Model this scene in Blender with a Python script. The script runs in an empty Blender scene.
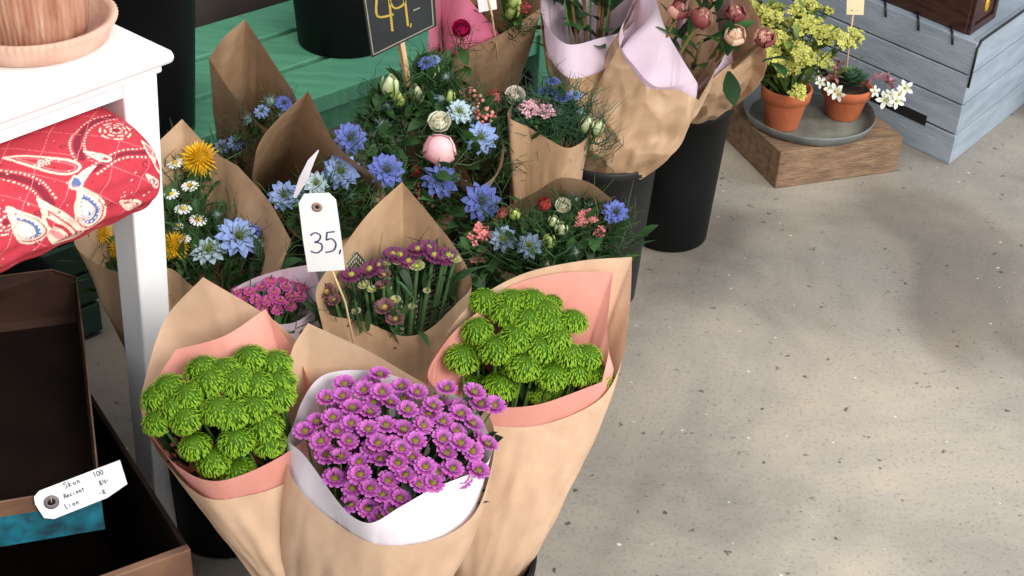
import bpy, math, random
import numpy as np
from mathutils import Vector, Matrix, noise
random.seed(7)
col = bpy.context.scene.collection
sc = bpy.context.scene
V = Vector
PI = math.pi
# ------------------------------------------------------------------ camera
H, F = 1.6, 1480.0
PITCH, ROLL = math.radians(33), math.radians(3)
fw = V((0, math.cos(PITCH), -math.sin(PITCH)))
r0_ = V((1, 0, 0)); u0_ = r0_.cross(fw)
RT = r0_*math.cos(ROLL) + u0_*math.sin(ROLL)
UP = -r0_*math.sin(ROLL) + u0_*math.cos(ROLL)
CAM = V((0, 0, H))
def ray(x, y): return fw + RT*((x-512)/F) + UP*((288-y)/F)
def Z(x, y, z):
    d = ray(x, y); return CAM + d*((z-H)/d.z)
def YD(x, y, Y):
    d = ray(x, y); return CAM + d*(Y/d.y)
def depth(P): return (P-CAM).dot(fw)
cd = bpy.data.cameras.new('camera'); cam = bpy.data.objects.new('camera', cd); col.objects.link(cam)
cd.sensor_width = 36; cd.lens = F/1024*36; cd.clip_start = .05
m3 = Matrix((RT, UP, -fw)).transposed()
cam.matrix_world = Matrix.Translation(CAM) @ m3.to_4x4()
sc.camera = cam

# ------------------------------------------------------------------ colours and materials
def lin(c):
    return tuple(((v/255)/12.92 if v/255 <= .04045 else ((v/255+.055)/1.055)**2.4) for v in c)
def rgba(c): return (*lin(c), 1)
def newmat(name):
    m = bpy.data.materials.new(name); m.use_nodes = True
    nt = m.node_tree; return m, nt, nt.nodes['Principled BSDF']
def noisy(name, c1, c2, scale=8, rough=.6, bump=0, bscale=None, detail=6, stretch=None, metal=0, spec=.5, c3=None, trans=0):
    m, nt, b = newmat(name)
    tc = nt.nodes.new('ShaderNodeTexCoord'); mp = nt.nodes.new('ShaderNodeMapping')
    nt.links.new(tc.outputs['Object'], mp.inputs[0])
    if stretch: mp.inputs['Scale'].default_value = stretch
    n = nt.nodes.new('ShaderNodeTexNoise'); n.inputs['Scale'].default_value = scale; n.inputs['Detail'].default_value = detail
    nt.links.new(mp.outputs[0], n.inputs[0])
    r = nt.nodes.new('ShaderNodeValToRGB'); r.color_ramp.elements[0].position = .32; r.color_ramp.elements[1].position = .68
    r.color_ramp.elements[0].color = rgba(c1); r.color_ramp.elements[1].color = rgba(c2)
    if c3:
        e = r.color_ramp.elements.new(.8); e.color = rgba(c3)
    nt.links.new(n.outputs[0], r.inputs[0]); nt.links.new(r.outputs[0], b.inputs['Base Color'])
    b.inputs['Roughness'].default_value = rough; b.inputs['Metallic'].default_value = metal
    b.inputs['Specular IOR Level'].default_value = spec
    if bump:
        n2 = nt.nodes.new('ShaderNodeTexNoise'); n2.inputs['Scale'].default_value = bscale or scale*4; n2.inputs['Detail'].default_value = 5
        nt.links.new(mp.outputs[0], n2.inputs[0])
        bp = nt.nodes.new('ShaderNodeBump'); bp.inputs['Strength'].default_value = bump; bp.inputs['Distance'].default_value = .01
        nt.links.new(n2.outputs[0], bp.inputs['Height']); nt.links.new(bp.outputs[0], b.inputs['Normal'])
    if trans:
        t = nt.nodes.new('ShaderNodeBsdfTranslucent'); mx = nt.nodes.new('ShaderNodeMixShader'); mx.inputs[0].default_value = trans
        nt.links.new(r.outputs[0], t.inputs[0]); nt.links.new(b.outputs[0], mx.inputs[1]); nt.links.new(t.outputs[0], mx.inputs[2])
        nt.links.new(mx.outputs[0], nt.nodes['Material Output'].inputs[0])
    return m
def colmat(name, rough=.55, trans=.25, spec=.3, nz=.25, nscale=60):
    m, nt, b = newmat(name)
    a = nt.nodes.new('ShaderNodeAttribute'); a.attribute_name = 'Col'
    tc = nt.nodes.new('ShaderNodeTexCoord'); n = nt.nodes.new('ShaderNodeTexNoise'); n.inputs['Scale'].default_value = nscale
    nt.links.new(tc.outputs['Object'], n.inputs[0])
    mr = nt.nodes.new('ShaderNodeMapRange'); mr.inputs[3].default_value = 1-nz; mr.inputs[4].default_value = 1+nz
    nt.links.new(n.outputs[0], mr.inputs[0])
    mx = nt.nodes.new('ShaderNodeVectorMath'); mx.operation = 'SCALE'
    nt.links.new(a.outputs['Color'], mx.inputs[0]); nt.links.new(mr.outputs[0], mx.inputs['Scale'])
    nt.links.new(mx.outputs[0], b.inputs['Base Color'])
    b.inputs['Roughness'].default_value = rough; b.inputs['Specular IOR Level'].default_value = spec
    if trans:
        t = nt.nodes.new('ShaderNodeBsdfTranslucent'); ms = nt.nodes.new('ShaderNodeMixShader'); ms.inputs[0].default_value = trans
        nt.links.new(mx.outputs[0], t.inputs[0]); nt.links.new(b.outputs[0], ms.inputs[1]); nt.links.new(t.outputs[0], ms.inputs[2])
        nt.links.new(ms.outputs[0], nt.nodes['Material Output'].inputs[0])
    return m
M = {}
M['kraft'] = noisy('kraft_paper', (198, 164, 135), (212, 179, 149), 30, .62, .25, 14, trans=.12, spec=.35)
def crumple(m, scale=16, st=.55):
    nt = m.node_tree; b = nt.nodes['Principled BSDF']; tc = nt.nodes.new('ShaderNodeTexCoord')
    n = nt.nodes.new('ShaderNodeTexNoise'); n.inputs['Scale'].default_value = 6; nt.links.new(tc.outputs['Object'], n.inputs[0])
    mx = nt.nodes.new('ShaderNodeVectorMath'); mx.operation = 'MULTIPLY_ADD'; mx.inputs[1].default_value = (.12, .12, .12)
    nt.links.new(n.outputs['Color'], mx.inputs[0]); nt.links.new(tc.outputs['Object'], mx.inputs[2])
    v = nt.nodes.new('ShaderNodeTexVoronoi'); v.feature = 'SMOOTH_F1'; v.inputs['Scale'].default_value = scale; v.inputs['Smoothness'].default_value = .15
    nt.links.new(mx.outputs[0], v.inputs['Vector'])
    bp = nt.nodes.new('ShaderNodeBump'); bp.inputs['Strength'].default_value = st; bp.inputs['Distance'].default_value = .03
    nt.links.new(v.outputs['Distance'], bp.inputs['Height'])
    old = b.inputs['Normal'].links[0].from_socket if b.inputs['Normal'].links else None
    if old: nt.links.new(old, bp.inputs['Normal'])
    nt.links.new(bp.outputs[0], b.inputs['Normal'])
    return m
M['kraft_crumpled'] = crumple(noisy('crumpled_kraft_paper', (182, 148, 116), (198, 164, 130), 30, .5, .25, 14, trans=.1, spec=.5))
M['kraft_dark'] = noisy('brown_kraft_paper', (170, 137, 106), (186, 153, 121), 30, .6, .25, 14, trans=.1, spec=.4)
M['pink'] = noisy('salmon_paper', (230, 154, 140), (236, 166, 152), 20, .7, .15, 12, trans=.2)
M['white_paper'] = noisy('white_paper', (236, 226, 236), (244, 238, 244), 20, .7, .15, 12, trans=.2)
M['lilac'] = noisy('lilac_tissue', (222, 198, 214), (234, 214, 228), 20, .7, .2, 12, trans=.25)
M['white_paint'] = noisy('white_paint', (236, 236, 236), (244, 244, 243), 12, .35, .03, 60)
M['black_plastic'] = noisy('black_plastic', (7, 9, 11), (12, 14, 16), 10, .6, .03, 200, spec=.22)
M['grey_plastic'] = noisy('dark_grey_plastic', (26, 26, 27), (36, 36, 37), 10, .5, .03, 200, spec=.3)
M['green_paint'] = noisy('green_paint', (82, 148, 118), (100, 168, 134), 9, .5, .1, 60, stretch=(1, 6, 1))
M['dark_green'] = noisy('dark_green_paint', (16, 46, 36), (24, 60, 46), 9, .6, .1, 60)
M['crate'] = noisy('grey_blue_wood', (134, 146, 158), (160, 170, 180), 7, .6, .2, 40, stretch=(1, 1, 5))
M['dark'] = noisy('dark_gap', (8, 8, 8), (14, 13, 12), 9, .9)
M['old_wood'] = noisy('weathered_wood', (112, 86, 64), (150, 120, 92), 6, .75, .5, 22, stretch=(1.5, 8, 14), c3=(96, 72, 52))
M['box_wood'] = noisy('dark_stained_wood', (44, 24, 20), (74, 44, 34), 8, .4, .2, 30, stretch=(2, 2, 12))
M['brass'] = noisy('brass', (196, 150, 30), (224, 180, 50), 30, .4, 0, metal=.3)
M['zinc'] = noisy('zinc', (104, 110, 108), (134, 138, 136), 14, .55, .2, 40, metal=.35)
M['zinc_floor'] = noisy('zinc_tray_floor', (98, 98, 88), (128, 126, 114), 16, .75, .3, 40, metal=.1)
M['terra'] = noisy('terracotta', (176, 92, 56), (196, 108, 68), 14, .8, .1, 80)
M['old_terra'] = noisy('whitewashed_terracotta', (158, 104, 78), (196, 150, 126), 20, .85, .35, 50, stretch=(5, 5, .5), c3=(226, 206, 194))
M['saucer'] = noisy('pale_terracotta', (196, 152, 132), (212, 174, 154), 20, .85, .15, 90, c3=(232, 196, 178))
M['soil'] = noisy('soil', (38, 28, 20), (60, 46, 34), 60, .95, .8, 120)
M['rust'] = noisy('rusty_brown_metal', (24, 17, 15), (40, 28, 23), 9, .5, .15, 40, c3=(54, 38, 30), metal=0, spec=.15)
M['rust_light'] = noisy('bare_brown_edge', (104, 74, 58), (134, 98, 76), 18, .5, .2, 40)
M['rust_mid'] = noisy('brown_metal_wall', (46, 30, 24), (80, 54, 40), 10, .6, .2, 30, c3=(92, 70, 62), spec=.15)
M['turq'] = noisy('worn_turquoise_paint', (30, 62, 70), (30, 120, 142), 42, .5, .2, 40, c3=(36, 50, 54))
M['tag'] = noisy('white_card', (240, 240, 240), (246, 246, 246), 20, .7)
M['cream_tag'] = noisy('cream_card', (226, 206, 164), (236, 218, 178), 20, .7)
M['slate'] = noisy('chalkboard', (40, 44, 47), (54, 58, 60), 20, .8)
M['chalk_yellow'] = noisy('yellow_chalk', (190, 160, 70), (206, 178, 90), 90, .9)
M['chalk_white'] = noisy('grey_chalk', (150, 142, 124), (176, 168, 150), 90, .9)
M['ink'] = noisy('blue_black_ink', (44, 44, 84), (58, 58, 100), 90, .6)
M['ink_brown'] = noisy('brown_ink', (120, 96, 66), (134, 110, 80), 90, .7)
M['stick'] = noisy('pale_wood_stick', (196, 160, 116), (214, 180, 138), 30, .6, .1, 60, stretch=(6, 6, 1))
M['eyelet'] = noisy('brown_eyelet', (150, 122, 106), (166, 138, 120), 30, .6)
M['eyelet_grey'] = noisy('grey_eyelet', (110, 100, 106), (126, 116, 122), 30, .5)
M['petal'] = colmat('petal', .55, .22, .25, .18, 8)
M['leaf'] = colmat('leaf', .5, .2, .3, .35, 40)
M['cloth'] = colmat('quilted_cotton', .85, 0, .15, .06, 120)
M['film'] = noisy('silver_film', (190, 195, 205), (230, 232, 238), 20, .2, .3, 30, metal=.6)
M['wire'] = noisy('black_wire', (10, 10, 10), (18, 18, 18), 20, .5)
M['bean'] = M['dark']

# dotted paper
def dotted():
    m, nt, b = newmat('dotted_green_paper')
    uv = nt.nodes.new('ShaderNodeUVMap'); uv.uv_map = 'UVMap'
    vo = nt.nodes.new('ShaderNodeTexVoronoi'); vo.inputs['Scale'].default_value = 1; vo.inputs['Randomness'].default_value = 0
    mp = nt.nodes.new('ShaderNodeMapping'); mp.inputs['Scale'].default_value = (130, 42, 1); mp.inputs['Rotation'].default_value = (0, 0, .0)
    nt.links.new(uv.outputs[0], mp.inputs[0]); nt.links.new(mp.outputs[0], vo.inputs[0])
    r = nt.nodes.new('ShaderNodeValToRGB'); r.color_ramp.interpolation = 'CONSTANT'
    r.color_ramp.elements[0].color = rgba((206, 196, 170)); r.color_ramp.elements[1].position = .3; r.color_ramp.elements[1].color = rgba((66, 70, 54))
    nt.links.new(vo.outputs['Distance'], r.inputs[0]); nt.links.new(r.outputs[0], b.inputs['Base Color']); b.inputs['Roughness'].default_value = .7
    return m
M['dotted'] = dotted()
def netting():
    m, nt, b = newmat('magenta_netting')
    uv = nt.nodes.new('ShaderNodeUVMap'); uv.uv_map = 'UVMap'
    mp = nt.nodes.new('ShaderNodeMapping'); mp.inputs['Scale'].default_value = (260, 90, 1)
    nt.links.new(uv.outputs[0], mp.inputs[0])
    ck = nt.nodes.new('ShaderNodeTexChecker'); ck.inputs['Scale'].default_value = 1
    ck.inputs[1].default_value = rgba((190, 62, 108)); ck.inputs[2].default_value = rgba((176, 110, 128))
    nt.links.new(mp.outputs[0], ck.inputs[0]); nt.links.new(ck.outputs[0], b.inputs['Base Color']); b.inputs['Roughness'].default_value = .7
    t = nt.nodes.new('ShaderNodeBsdfTransparent'); ms = nt.nodes.new('ShaderNodeMixShader'); ms.inputs[0].default_value = .15
    nt.links.new(b.outputs[0], ms.inputs[1]); nt.links.new(t.outputs[0], ms.inputs[2]); nt.links.new(ms.outputs[0], nt.nodes['Material Output'].inputs[0])
    return m
M['net'] = netting()
# concrete
def concrete():
    m, nt, b = newmat('worn_concrete')
    L = nt.links.new
    tc = nt.nodes.new('ShaderNodeTexCoord')
    def nz(scale, detail=8, rough=.6, dist=0):
        n = nt.nodes.new('ShaderNodeTexNoise'); n.inputs['Scale'].default_value = scale; n.inputs['Detail'].default_value = detail
        n.inputs['Roughness'].default_value = rough; n.inputs['Distortion'].default_value = dist
        L(tc.outputs['Object'], n.inputs[0]); return n
    def ramp(src, stops):
        r = nt.nodes.new('ShaderNodeValToRGB')
        els = r.color_ramp.elements
        els[0].position, els[0].color = stops[0][0], stops[0][1]
        els[1].position, els[1].color = stops[-1][0], stops[-1][1]
        for p, c in stops[1:-1]:
            e = els.new(p); e.color = c
        L(src, r.inputs[0]); return r
    def mix(kind, fac, a, c):
        x = nt.nodes.new('ShaderNodeMix'); x.data_type = 'RGBA'; x.blend_type = kind
        if isinstance(fac, float): x.inputs[0].default_value = fac
        else: L(fac, x.inputs[0])
        L(a, x.inputs[6]); L(c, x.inputs[7]); return x.outputs[2]
    base = ramp(nz(2.2, 10, .65, .4).outputs[0], [(.3, rgba((138, 133, 127))), (.5, rgba((166, 159, 149))), (.7, rgba((188, 176, 160)))])
    big = ramp(nz(1.1, 4, .5, .6).outputs[0], [(.38, rgba((178, 172, 166))), (.47, rgba((235, 232, 228))), (.62, rgba((255, 252, 246)))])
    c = mix('MULTIPLY', .9, base.outputs[0], big.outputs[0])
    grit = ramp(nz(140, 3, .7).outputs[0], [(.3, rgba((150, 145, 140))), (.45, rgba((250, 250, 250))), (.72, rgba((255, 255, 255)))])
    c = mix('MULTIPLY', .55, c, grit.outputs[0])
    spk = ramp(nz(48, 2, .5).outputs[0], [(.24, rgba((92, 84, 78))), (.31, rgba((255, 255, 255))), (.8, rgba((255, 255, 255)))])
    c = mix('MULTIPLY', .8, c, spk.outputs[0])
    wht = ramp(nz(60, 1, .5).outputs[0], [(.76, rgba((0, 0, 0))), (.79, rgba((210, 205, 200))), (.9, rgba((210, 205, 200)))])
    c = mix('SCREEN', .7, c, wht.outputs[0])
    # greyer area by the crates
    sx = nt.nodes.new('ShaderNodeSeparateXYZ'); L(tc.outputs['Object'], sx.inputs[0])
    ad = nt.nodes.new('ShaderNodeMath'); ad.operation = 'ADD'; L(sx.outputs[0], ad.inputs[0])
    my = nt.nodes.new('ShaderNodeMath'); my.operation = 'MULTIPLY'; L(sx.outputs[1], my.inputs[0]); my.inputs[1].default_value = .62
    L(my.outputs[0], ad.inputs[1])
    wn = nz(3, 6, .6); mw = nt.nodes.new('ShaderNodeMath'); mw.operation = 'MULTIPLY_ADD'; L(wn.outputs[0], mw.inputs[0]); mw.inputs[1].default_value = .35; L(ad.outputs[0], mw.inputs[2])
    blue = ramp(mw.outputs[0], [(.0, rgba((0, 0, 0))), (.5, rgba((0, 0, 0))), (1, rgba((255, 255, 255)))])
    mr = nt.nodes.new('ShaderNodeMapRange'); mr.inputs[1].default_value = 2.52; mr.inputs[2].default_value = 2.62
    L(mw.outputs[0], mr.inputs[0])
    gcol = ramp(nz(5, 9, .7, .3).outputs[0], [(.3, rgba((120, 116, 112))), (.52, rgba((166, 164, 162))), (.7, rgba((190, 188, 186)))])
    c = mix('MIX', mr.outputs[0], c, gcol.outputs[0])
    # crack along that border
    d = nt.nodes.new('ShaderNodeMath'); d.operation = 'SUBTRACT'; L(mw.outputs[0], d.inputs[0]); d.inputs[1].default_value = 2.57
    ab = nt.nodes.new('ShaderNodeMath'); ab.operation = 'ABSOLUTE'; L(d.outputs[0], ab.inputs[0])
    cr = nt.nodes.new('ShaderNodeMapRange'); cr.inputs[1].default_value = 0; cr.inputs[2].default_value = .03; cr.inputs[3].default_value = .4; cr.inputs[4].default_value = 0
    L(ab.outputs[0], cr.inputs[0])
    dk = nt.nodes.new('ShaderNodeRGB'); dk.outputs[0].default_value = rgba((112, 98, 82))
    c = mix('MIX', cr.outputs[0], c, dk.outputs[0])
    L(c, b.inputs['Base Color']); b.inputs['Roughness'].default_value = .7
    bp = nt.nodes.new('ShaderNodeBump'); bp.inputs['Strength'].default_value = .25; bp.inputs['Distance'].default_value = .004
    L(nz(70, 6, .7).outputs[0], bp.inputs['Height']); L(bp.outputs[0], b.inputs['Normal'])
    return m
M['concrete'] = concrete()
M['wall'] = noisy('dark_brown_wall', (46, 38, 34), (66, 55, 48), 6, .9, .4, 20)

# ------------------------------------------------------------------ mesh builder
class MB:
    def __init__(s): s.v = []; s.f = []; s.c = []; s.uv = {}
    def add(s, vs, fs, c=(1, 1, 1)):
        o = len(s.v); s.v += [tuple(p) for p in vs]
        if isinstance(c, list): s.c += c
        else: s.c += [c]*len(vs)
        s.f += [tuple(i+o for i in q) for q in fs]
        return o
    def box(s, lo, hi, c=(1, 1, 1), mat=None):
        x0, y0, z0 = lo; x1, y1, z1 = hi
        vs = [V(p) for p in ((x0,y0,z0),(x1,y0,z0),(x1,y1,z0),(x0,y1,z0),(x0,y0,z1),(x1,y0,z1),(x1,y1,z1),(x0,y1,z1))]
        if mat: vs = [mat @ p for p in vs]
        s.add(vs, [(0,3,2,1),(4,5,6,7),(0,1,5,4),(1,2,6,5),(2,3,7,6),(3,0,4,7)], c)
    def grid(s, rows, c=(1, 1, 1), close=False):
        n = len(rows[0]); vs = [p for r in rows for p in r]; fs = []
        for i in range(len(rows)-1):
            for j in range(n if close else n-1):
                k = (j+1) % n
                fs.append((i*n+j, i*n+k, (i+1)*n+k, (i+1)*n+j))
        return s.add(vs, fs, c)
    def tube(s, pts, rad, n=6, c=(1, 1, 1), cap=True):
        pts = [V(p) for p in pts]; rows = []; cs = []
        prev = None
        for i, p in enumerate(pts):
            t = (pts[min(i+1, len(pts)-1)] - pts[max(i-1, 0)])
            t = t.normalized() if t.length > 1e-9 else V((0, 0, 1))
            a = prev if prev is not None else (V((0, 0, 1)) if abs(t.z) < .9 else V((1, 0, 0)))
            x = (a - t*a.dot(t))
            x = x.normalized() if x.length > 1e-6 else t.orthogonal().normalized()
            prev = x; y = t.cross(x)
            r = rad[i] if isinstance(rad, (list, tuple)) else rad
            rows.append([p + (x*math.cos(2*PI*k/n) + y*math.sin(2*PI*k/n))*r for k in range(n)])
            cc = c[i] if isinstance(c, list) else c
            cs += [cc]*n
        o = s.grid(rows, cs, True)
        if cap:
            s.f.append(tuple(o+k for k in range(n))[::-1]); e = o+(len(pts)-1)*n; s.f.append(tuple(e+k for k in range(n)))
    def lathe(s, prof, n=48, c=(1, 1, 1), mat=None, rip=None, cap=False):
        rows = []
        for i, (r, z) in enumerate(prof):
            row = []
            for k in range(n):
                a = 2*PI*k/n; rr = r*(1+(rip(a, i) if rip else 0))
                p = V((rr*math.cos(a), rr*math.sin(a), z)); row.append(mat @ p if mat else p)
            rows.append(row)
        cs = None
        if isinstance(c, list): cs = [c[i] for i in range(len(prof)) for _ in range(n)]
        o = s.grid(rows, cs if cs else c, True)
        if cap: s.f.append(tuple(o+k for k in range(n))[::-1])
    def petal(s, L, W, az, a0, a1, r0=0, z0=0, n=4, point=0., cup=.2, c0=(1,1,1), c1=None, mat=None, roll=0, base=.35):
        c1 = c1 or c0
        u = V((math.cos(az), math.sin(az), 0)); w = V((-math.sin(az), math.cos(az), 0))
        p = u*r0 + V((0, 0, z0)); vs = []; cs = []
        for i in range(n+1):
            t = i/n; a = a0+(a1-a0)*t
            d = u*math.cos(a) + V((0, 0, math.sin(a))); nn = -u*math.sin(a) + V((0, 0, math.cos(a)))
            if i: p = p + d*(L/n)
            prof = (base + (1-base)*math.sin(min(1, t/.62)*PI/2)) * (1 if t < .62 else (math.cos((t-.62)/.38*PI/2*(.75+.25*point))**(.6+.7*point)))
            h = W/2*prof
            if roll: nn2 = nn*math.cos(roll)+w*math.sin(roll); ww = w*math.cos(roll)-nn*math.sin(roll)
            else: nn2, ww = nn, w
            for q in (-1, 0, 1):
                x = p + ww*(h*q) + nn2*(cup*h*abs(q)); vs.append(mat @ x if mat else x)
            cc = tuple(c0[k]*(1-t)+c1[k]*t for k in range(3)); cs += [cc]*3
        fs = []
        for i in range(n):
            for j in range(2): fs.append((i*3+j, i*3+j+1, (i+1)*3+j+1, (i+1)*3+j))
        s.add(vs, fs, cs)
    def ball(s, c, r, col=(1,1,1), n=8, m=6, sz=1.0):
        rows = []
        for i in range(m+1):
            a = PI*i/m; rows.append([V(c)+V((r*math.sin(a)*math.cos(2*PI*k/n), r*math.sin(a)*math.sin(2*PI*k/n), r*sz*math.cos(a))) for k in range(n)])
        s.grid(rows, col, True)
    def mesh(s, name, mat, smooth=True):
        me = bpy.data.meshes.new(name); me.from_pydata(s.v, [], s.f)
        ca = me.color_attributes.new('Col', 'FLOAT_COLOR', 'POINT')
        ca.data.foreach_set('color', np.array([(*c, 1) for c in s.c], dtype=np.float32).ravel())
        if s.uv:
            uv = me.uv_layers.new(name='UVMap')
            idx = np.zeros(len(me.loops), dtype=np.int32); me.loops.foreach_get('vertex_index', idx)
            arr = np.array([s.uv.get(i, (0, 0)) for i in range(len(s.v))], dtype=np.float32)[idx]
            uv.data.foreach_set('uv', arr.ravel())
        me.polygons.foreach_set('use_smooth', [smooth]*len(me.polygons))
        me.materials.append(mat); me.update()
        return me

WM = {}     # world matrices by object name
def link(name, me, parent=None, world=None):
    o = bpy.data.objects.new(name, me); col.objects.link(o)
    world = world or Matrix.Identity(4)
    if parent:
        o.parent = parent; o.matrix_basis = WM[parent.name].inverted() @ world
    else: o.matrix_basis = world
    WM[o.name] = world
    return o
def build(name, mb, mat, parent=None, smooth=True, world=None, bevel=0):
    """mesh given in WORLD coordinates (or local to `world`)"""
    me = mb.mesh(name, M[mat] if isinstance(mat, str) else mat, smooth)
    if world is None and parent is not None: 
        inv = WM[parent.name].inverted(); me.transform(inv); o = bpy.data.objects.new(name, me); col.objects.link(o)
        o.parent = parent; WM[o.name] = WM[parent.name].copy()
    elif world is None:
        c = V((sum(p[0] for p in mb.v)/len(mb.v), sum(p[1] for p in mb.v)/len(mb.v), min(p[2] for p in mb.v)))
        me.transform(Matrix.Translation(-c)); o = link(name, me, None, Matrix.Translation(c))
    else: o = link(name, me, parent, world)
    if bevel:
        b = o.modifiers.new('bevel', 'BEVEL'); b.width = bevel; b.segments = 2; b.limit_method = 'ANGLE'
    return o
def tag(o, label=None, cat=None, group=None, kind=None):
    if label: o['label'] = label
    if cat: o['category'] = cat
    if group: o['group'] = group
    if kind: o['kind'] = kind
    return o
def thing(name, loc, label, cat, group=None, rz=0):
    o = link(name, None, None, Matrix.Translation(V(loc)) @ Matrix.Rotation(rz, 4, 'Z'))
    return tag(o, label, cat, group)
def frame(o, xdir):
    """matrix with x axis along horizontal xdir, z up"""
    x = V((xdir[0], xdir[1], 0)).normalized(); y = V((-x.y, x.x, 0))
    m = Matrix((x, y, V((0, 0, 1)))).transposed().to_4x4(); m.translation = V(o); return m

# ------------------------------------------------------------------ setting
mb = MB(); mb.box((-4, -2, -.05), (5, 7, 0)); tag(build('floor', mb, 'concrete', smooth=False), kind='structure')
BD = V((.699, .715, 0)).normalized(); BN = V((-BD.y, BD.x, 0))
B0 = Z(314, 98, .30)
FB = frame((B0.x, B0.y, 0), BD)
mb = MB(); mb.box((-3.2, .62, 0), (4.2, .72, 2.6), mat=FB); tag(build('wall_back', mb, 'wall', smooth=False), kind='structure')

# ------------------------------------------------------------------ flowers (unit diameter, facing +z)
G = random.Random(3)
def lc(*c): return lin(c)
PROTO = {}
def pom():
    mb = MB()
    mb.ball((0, 0, .02), .38, lc(72, 112, 14), 14, 8, .8)
    N = 380
    for i in range(N):
        f = (i+.5)/N; ph = math.acos(1-f*1.6); az = i*2.39996+G.uniform(-.1, .1)
        n = V((math.sin(ph)*math.cos(az), math.sin(ph)*math.sin(az), math.cos(ph)))
        p = V((n.x*.40, n.y*.40, n.z*.31+.02))
        size = (.075+.03*min(1, f*2))*G.uniform(.8, 1.2)
        el = .85 - ph*.9 + G.uniform(-.25, .25)
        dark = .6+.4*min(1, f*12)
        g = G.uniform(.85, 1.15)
        mb.petal(size, size*.42, az+G.uniform(-.3, .3), el, el-.5, p.xy.length, p.z, 2, .2, .5, tuple(v*g*dark for v in lc(84, 130, 18)), tuple(v*g*dark for v in lc(156, 196, 50)))  # petal bases darker than tips: self-shading of the head put into the colour
    return mb, None
def santini(c_in, c_tip, cc, n1=13, n2=10, up=.35, W=.2):
    mb = MB()
    for k in range(n1): mb.petal(.42, W, 2*PI*k/n1+G.uniform(-.08, .08), up+G.uniform(-.1, .1), up-.3, .1, 0, 3, -.3, .3, c_in, tuple(v*G.uniform(.85, 1.1) for v in c_tip), base=.5)
    for k in range(n2): mb.petal(.34, W*.9, 2*PI*(k+.5)/n2+G.uniform(-.08, .08), up+.55+G.uniform(-.1, .1), up+.1, .1, .02, 3, -.3, .3, c_in, tuple(v*G.uniform(.9, 1.15) for v in c_tip), base=.5)
    mb.tube([(0, 0, -.16), (0, 0, 0)], [.04, .12], 8, lc(70, 110, 40))
    c = MB(); c.lathe([(.001, .17), (.08, .16), (.14, .12), (.17, .05), (.15, -.02)], 12, cc)
    for i in range(26):
        f = (i+.5)/26; r = .15*math.sqrt(f); a = i*2.4
        c.ball((r*math.cos(a), r*math.sin(a), .16-.1*f), .025, tuple(v*G.uniform(.7, 1.3) for v in cc), 5, 4)
    return mb, c
def nigella(c1, c2, cc=(96, 120, 60), n1=11, n2=10):
    mb = MB()
    for k in range(n1): mb.petal(.5, .23, 2*PI*k/n1+G.uniform(-.1, .1), .28, -.1, .04, 0, 5, .95, .25, c2, c1, base=.2)
    for k in range(n2): mb.petal(.42, .19, 2*PI*(k+.5)/n2+G.uniform(-.1, .1), .6, .15, .04, .02, 5, .95, .25, c2, c1, base=.2)
    for k in range(6): mb.petal(.3, .15, 2*PI*(k+.3)/6, .9, .4, .04, .03, 4, .95, .2, c2, c1, base=.2)
    for k in range(14):     # thread-like bracts
        a = G.uniform(0, 2*PI); e = G.uniform(-.3, .25); l = G.uniform(.5, .75)
        d = V((math.cos(a)*math.cos(e), math.sin(a)*math.cos(e), math.sin(e)))
        mb.tube([V((0, 0, -.08)), d*l*.6+V((0, 0, -.06)), d*l+V((0, 0, .04))], [.014, .01, .004], 3, lc(70, 96, 58), False)
    c = MB(); g = lc(*cc)
    c.lathe([(.001, .2), (.05, .18), (.085, .1), (.075, .02), (.03, -.02)], 10, g)
    for k in range(9):
        a = 2*PI*k/9; d = V((math.cos(a), math.sin(a), 0))
        c.tube([d*.04+V((0, 0, .15)), d*.12+V((0, 0, .26)), d*.2+V((0, 0, .25))], [.016, .014, .006], 4, g, False)
        a += .3; d = V((math.cos(a), math.sin(a), 0))
        c.tube([d*.07, d*.16+V((0, 0, .1)), d*.2+V((0, 0, .13))], [.01, .01, .018], 4, lc(60, 70, 60), False)
    return mb, c
def spiky():
    mb = MB(); mb.ball((0, 0, .05), .2, lc(196, 150, 10), 10, 6)
    for i in range(170):
        f = (i+.5)/170; ph = math.acos(1-f*1.5); az = i*2.39996
        l = G.uniform(.2, .34)
        mb.petal(l, .05, az, PI/2-ph, PI/2-ph-.2, .18*math.sin(ph), .05+.18*math.cos(ph), 2, 1, .3, lc(214, 160, 10), lc(246, 206, 40))
    return mb, None
def rose(co, ci, n=5, tight=.0):
    mb = MB()
    for ring in range(n):
        k = 5 if ring < 3 else 4; f = ring/(n-1)
        for i in range(k):
            az = 2*PI*i/k + ring*.9 + G.uniform(-.15, .15)
            c = tuple(co[j]*(1-f)+ci[j]*f for j in range(3)); g = G.uniform(.9, 1.1)
            e0 = .15+f*1.15+tight*.4
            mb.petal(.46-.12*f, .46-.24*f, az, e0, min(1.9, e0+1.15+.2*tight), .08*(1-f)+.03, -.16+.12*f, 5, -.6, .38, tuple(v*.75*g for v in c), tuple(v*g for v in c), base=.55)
    for k in range(5): mb.petal(.2, .09, 2*PI*k/5, -.3, .5, .05, -.18, 3, 1, .2, lc(56, 92, 40), lc(80, 120, 54))
    mb.ball((0, 0, -.15), .1, lc(70, 110, 50), 8, 5)
    return mb, None
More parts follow.
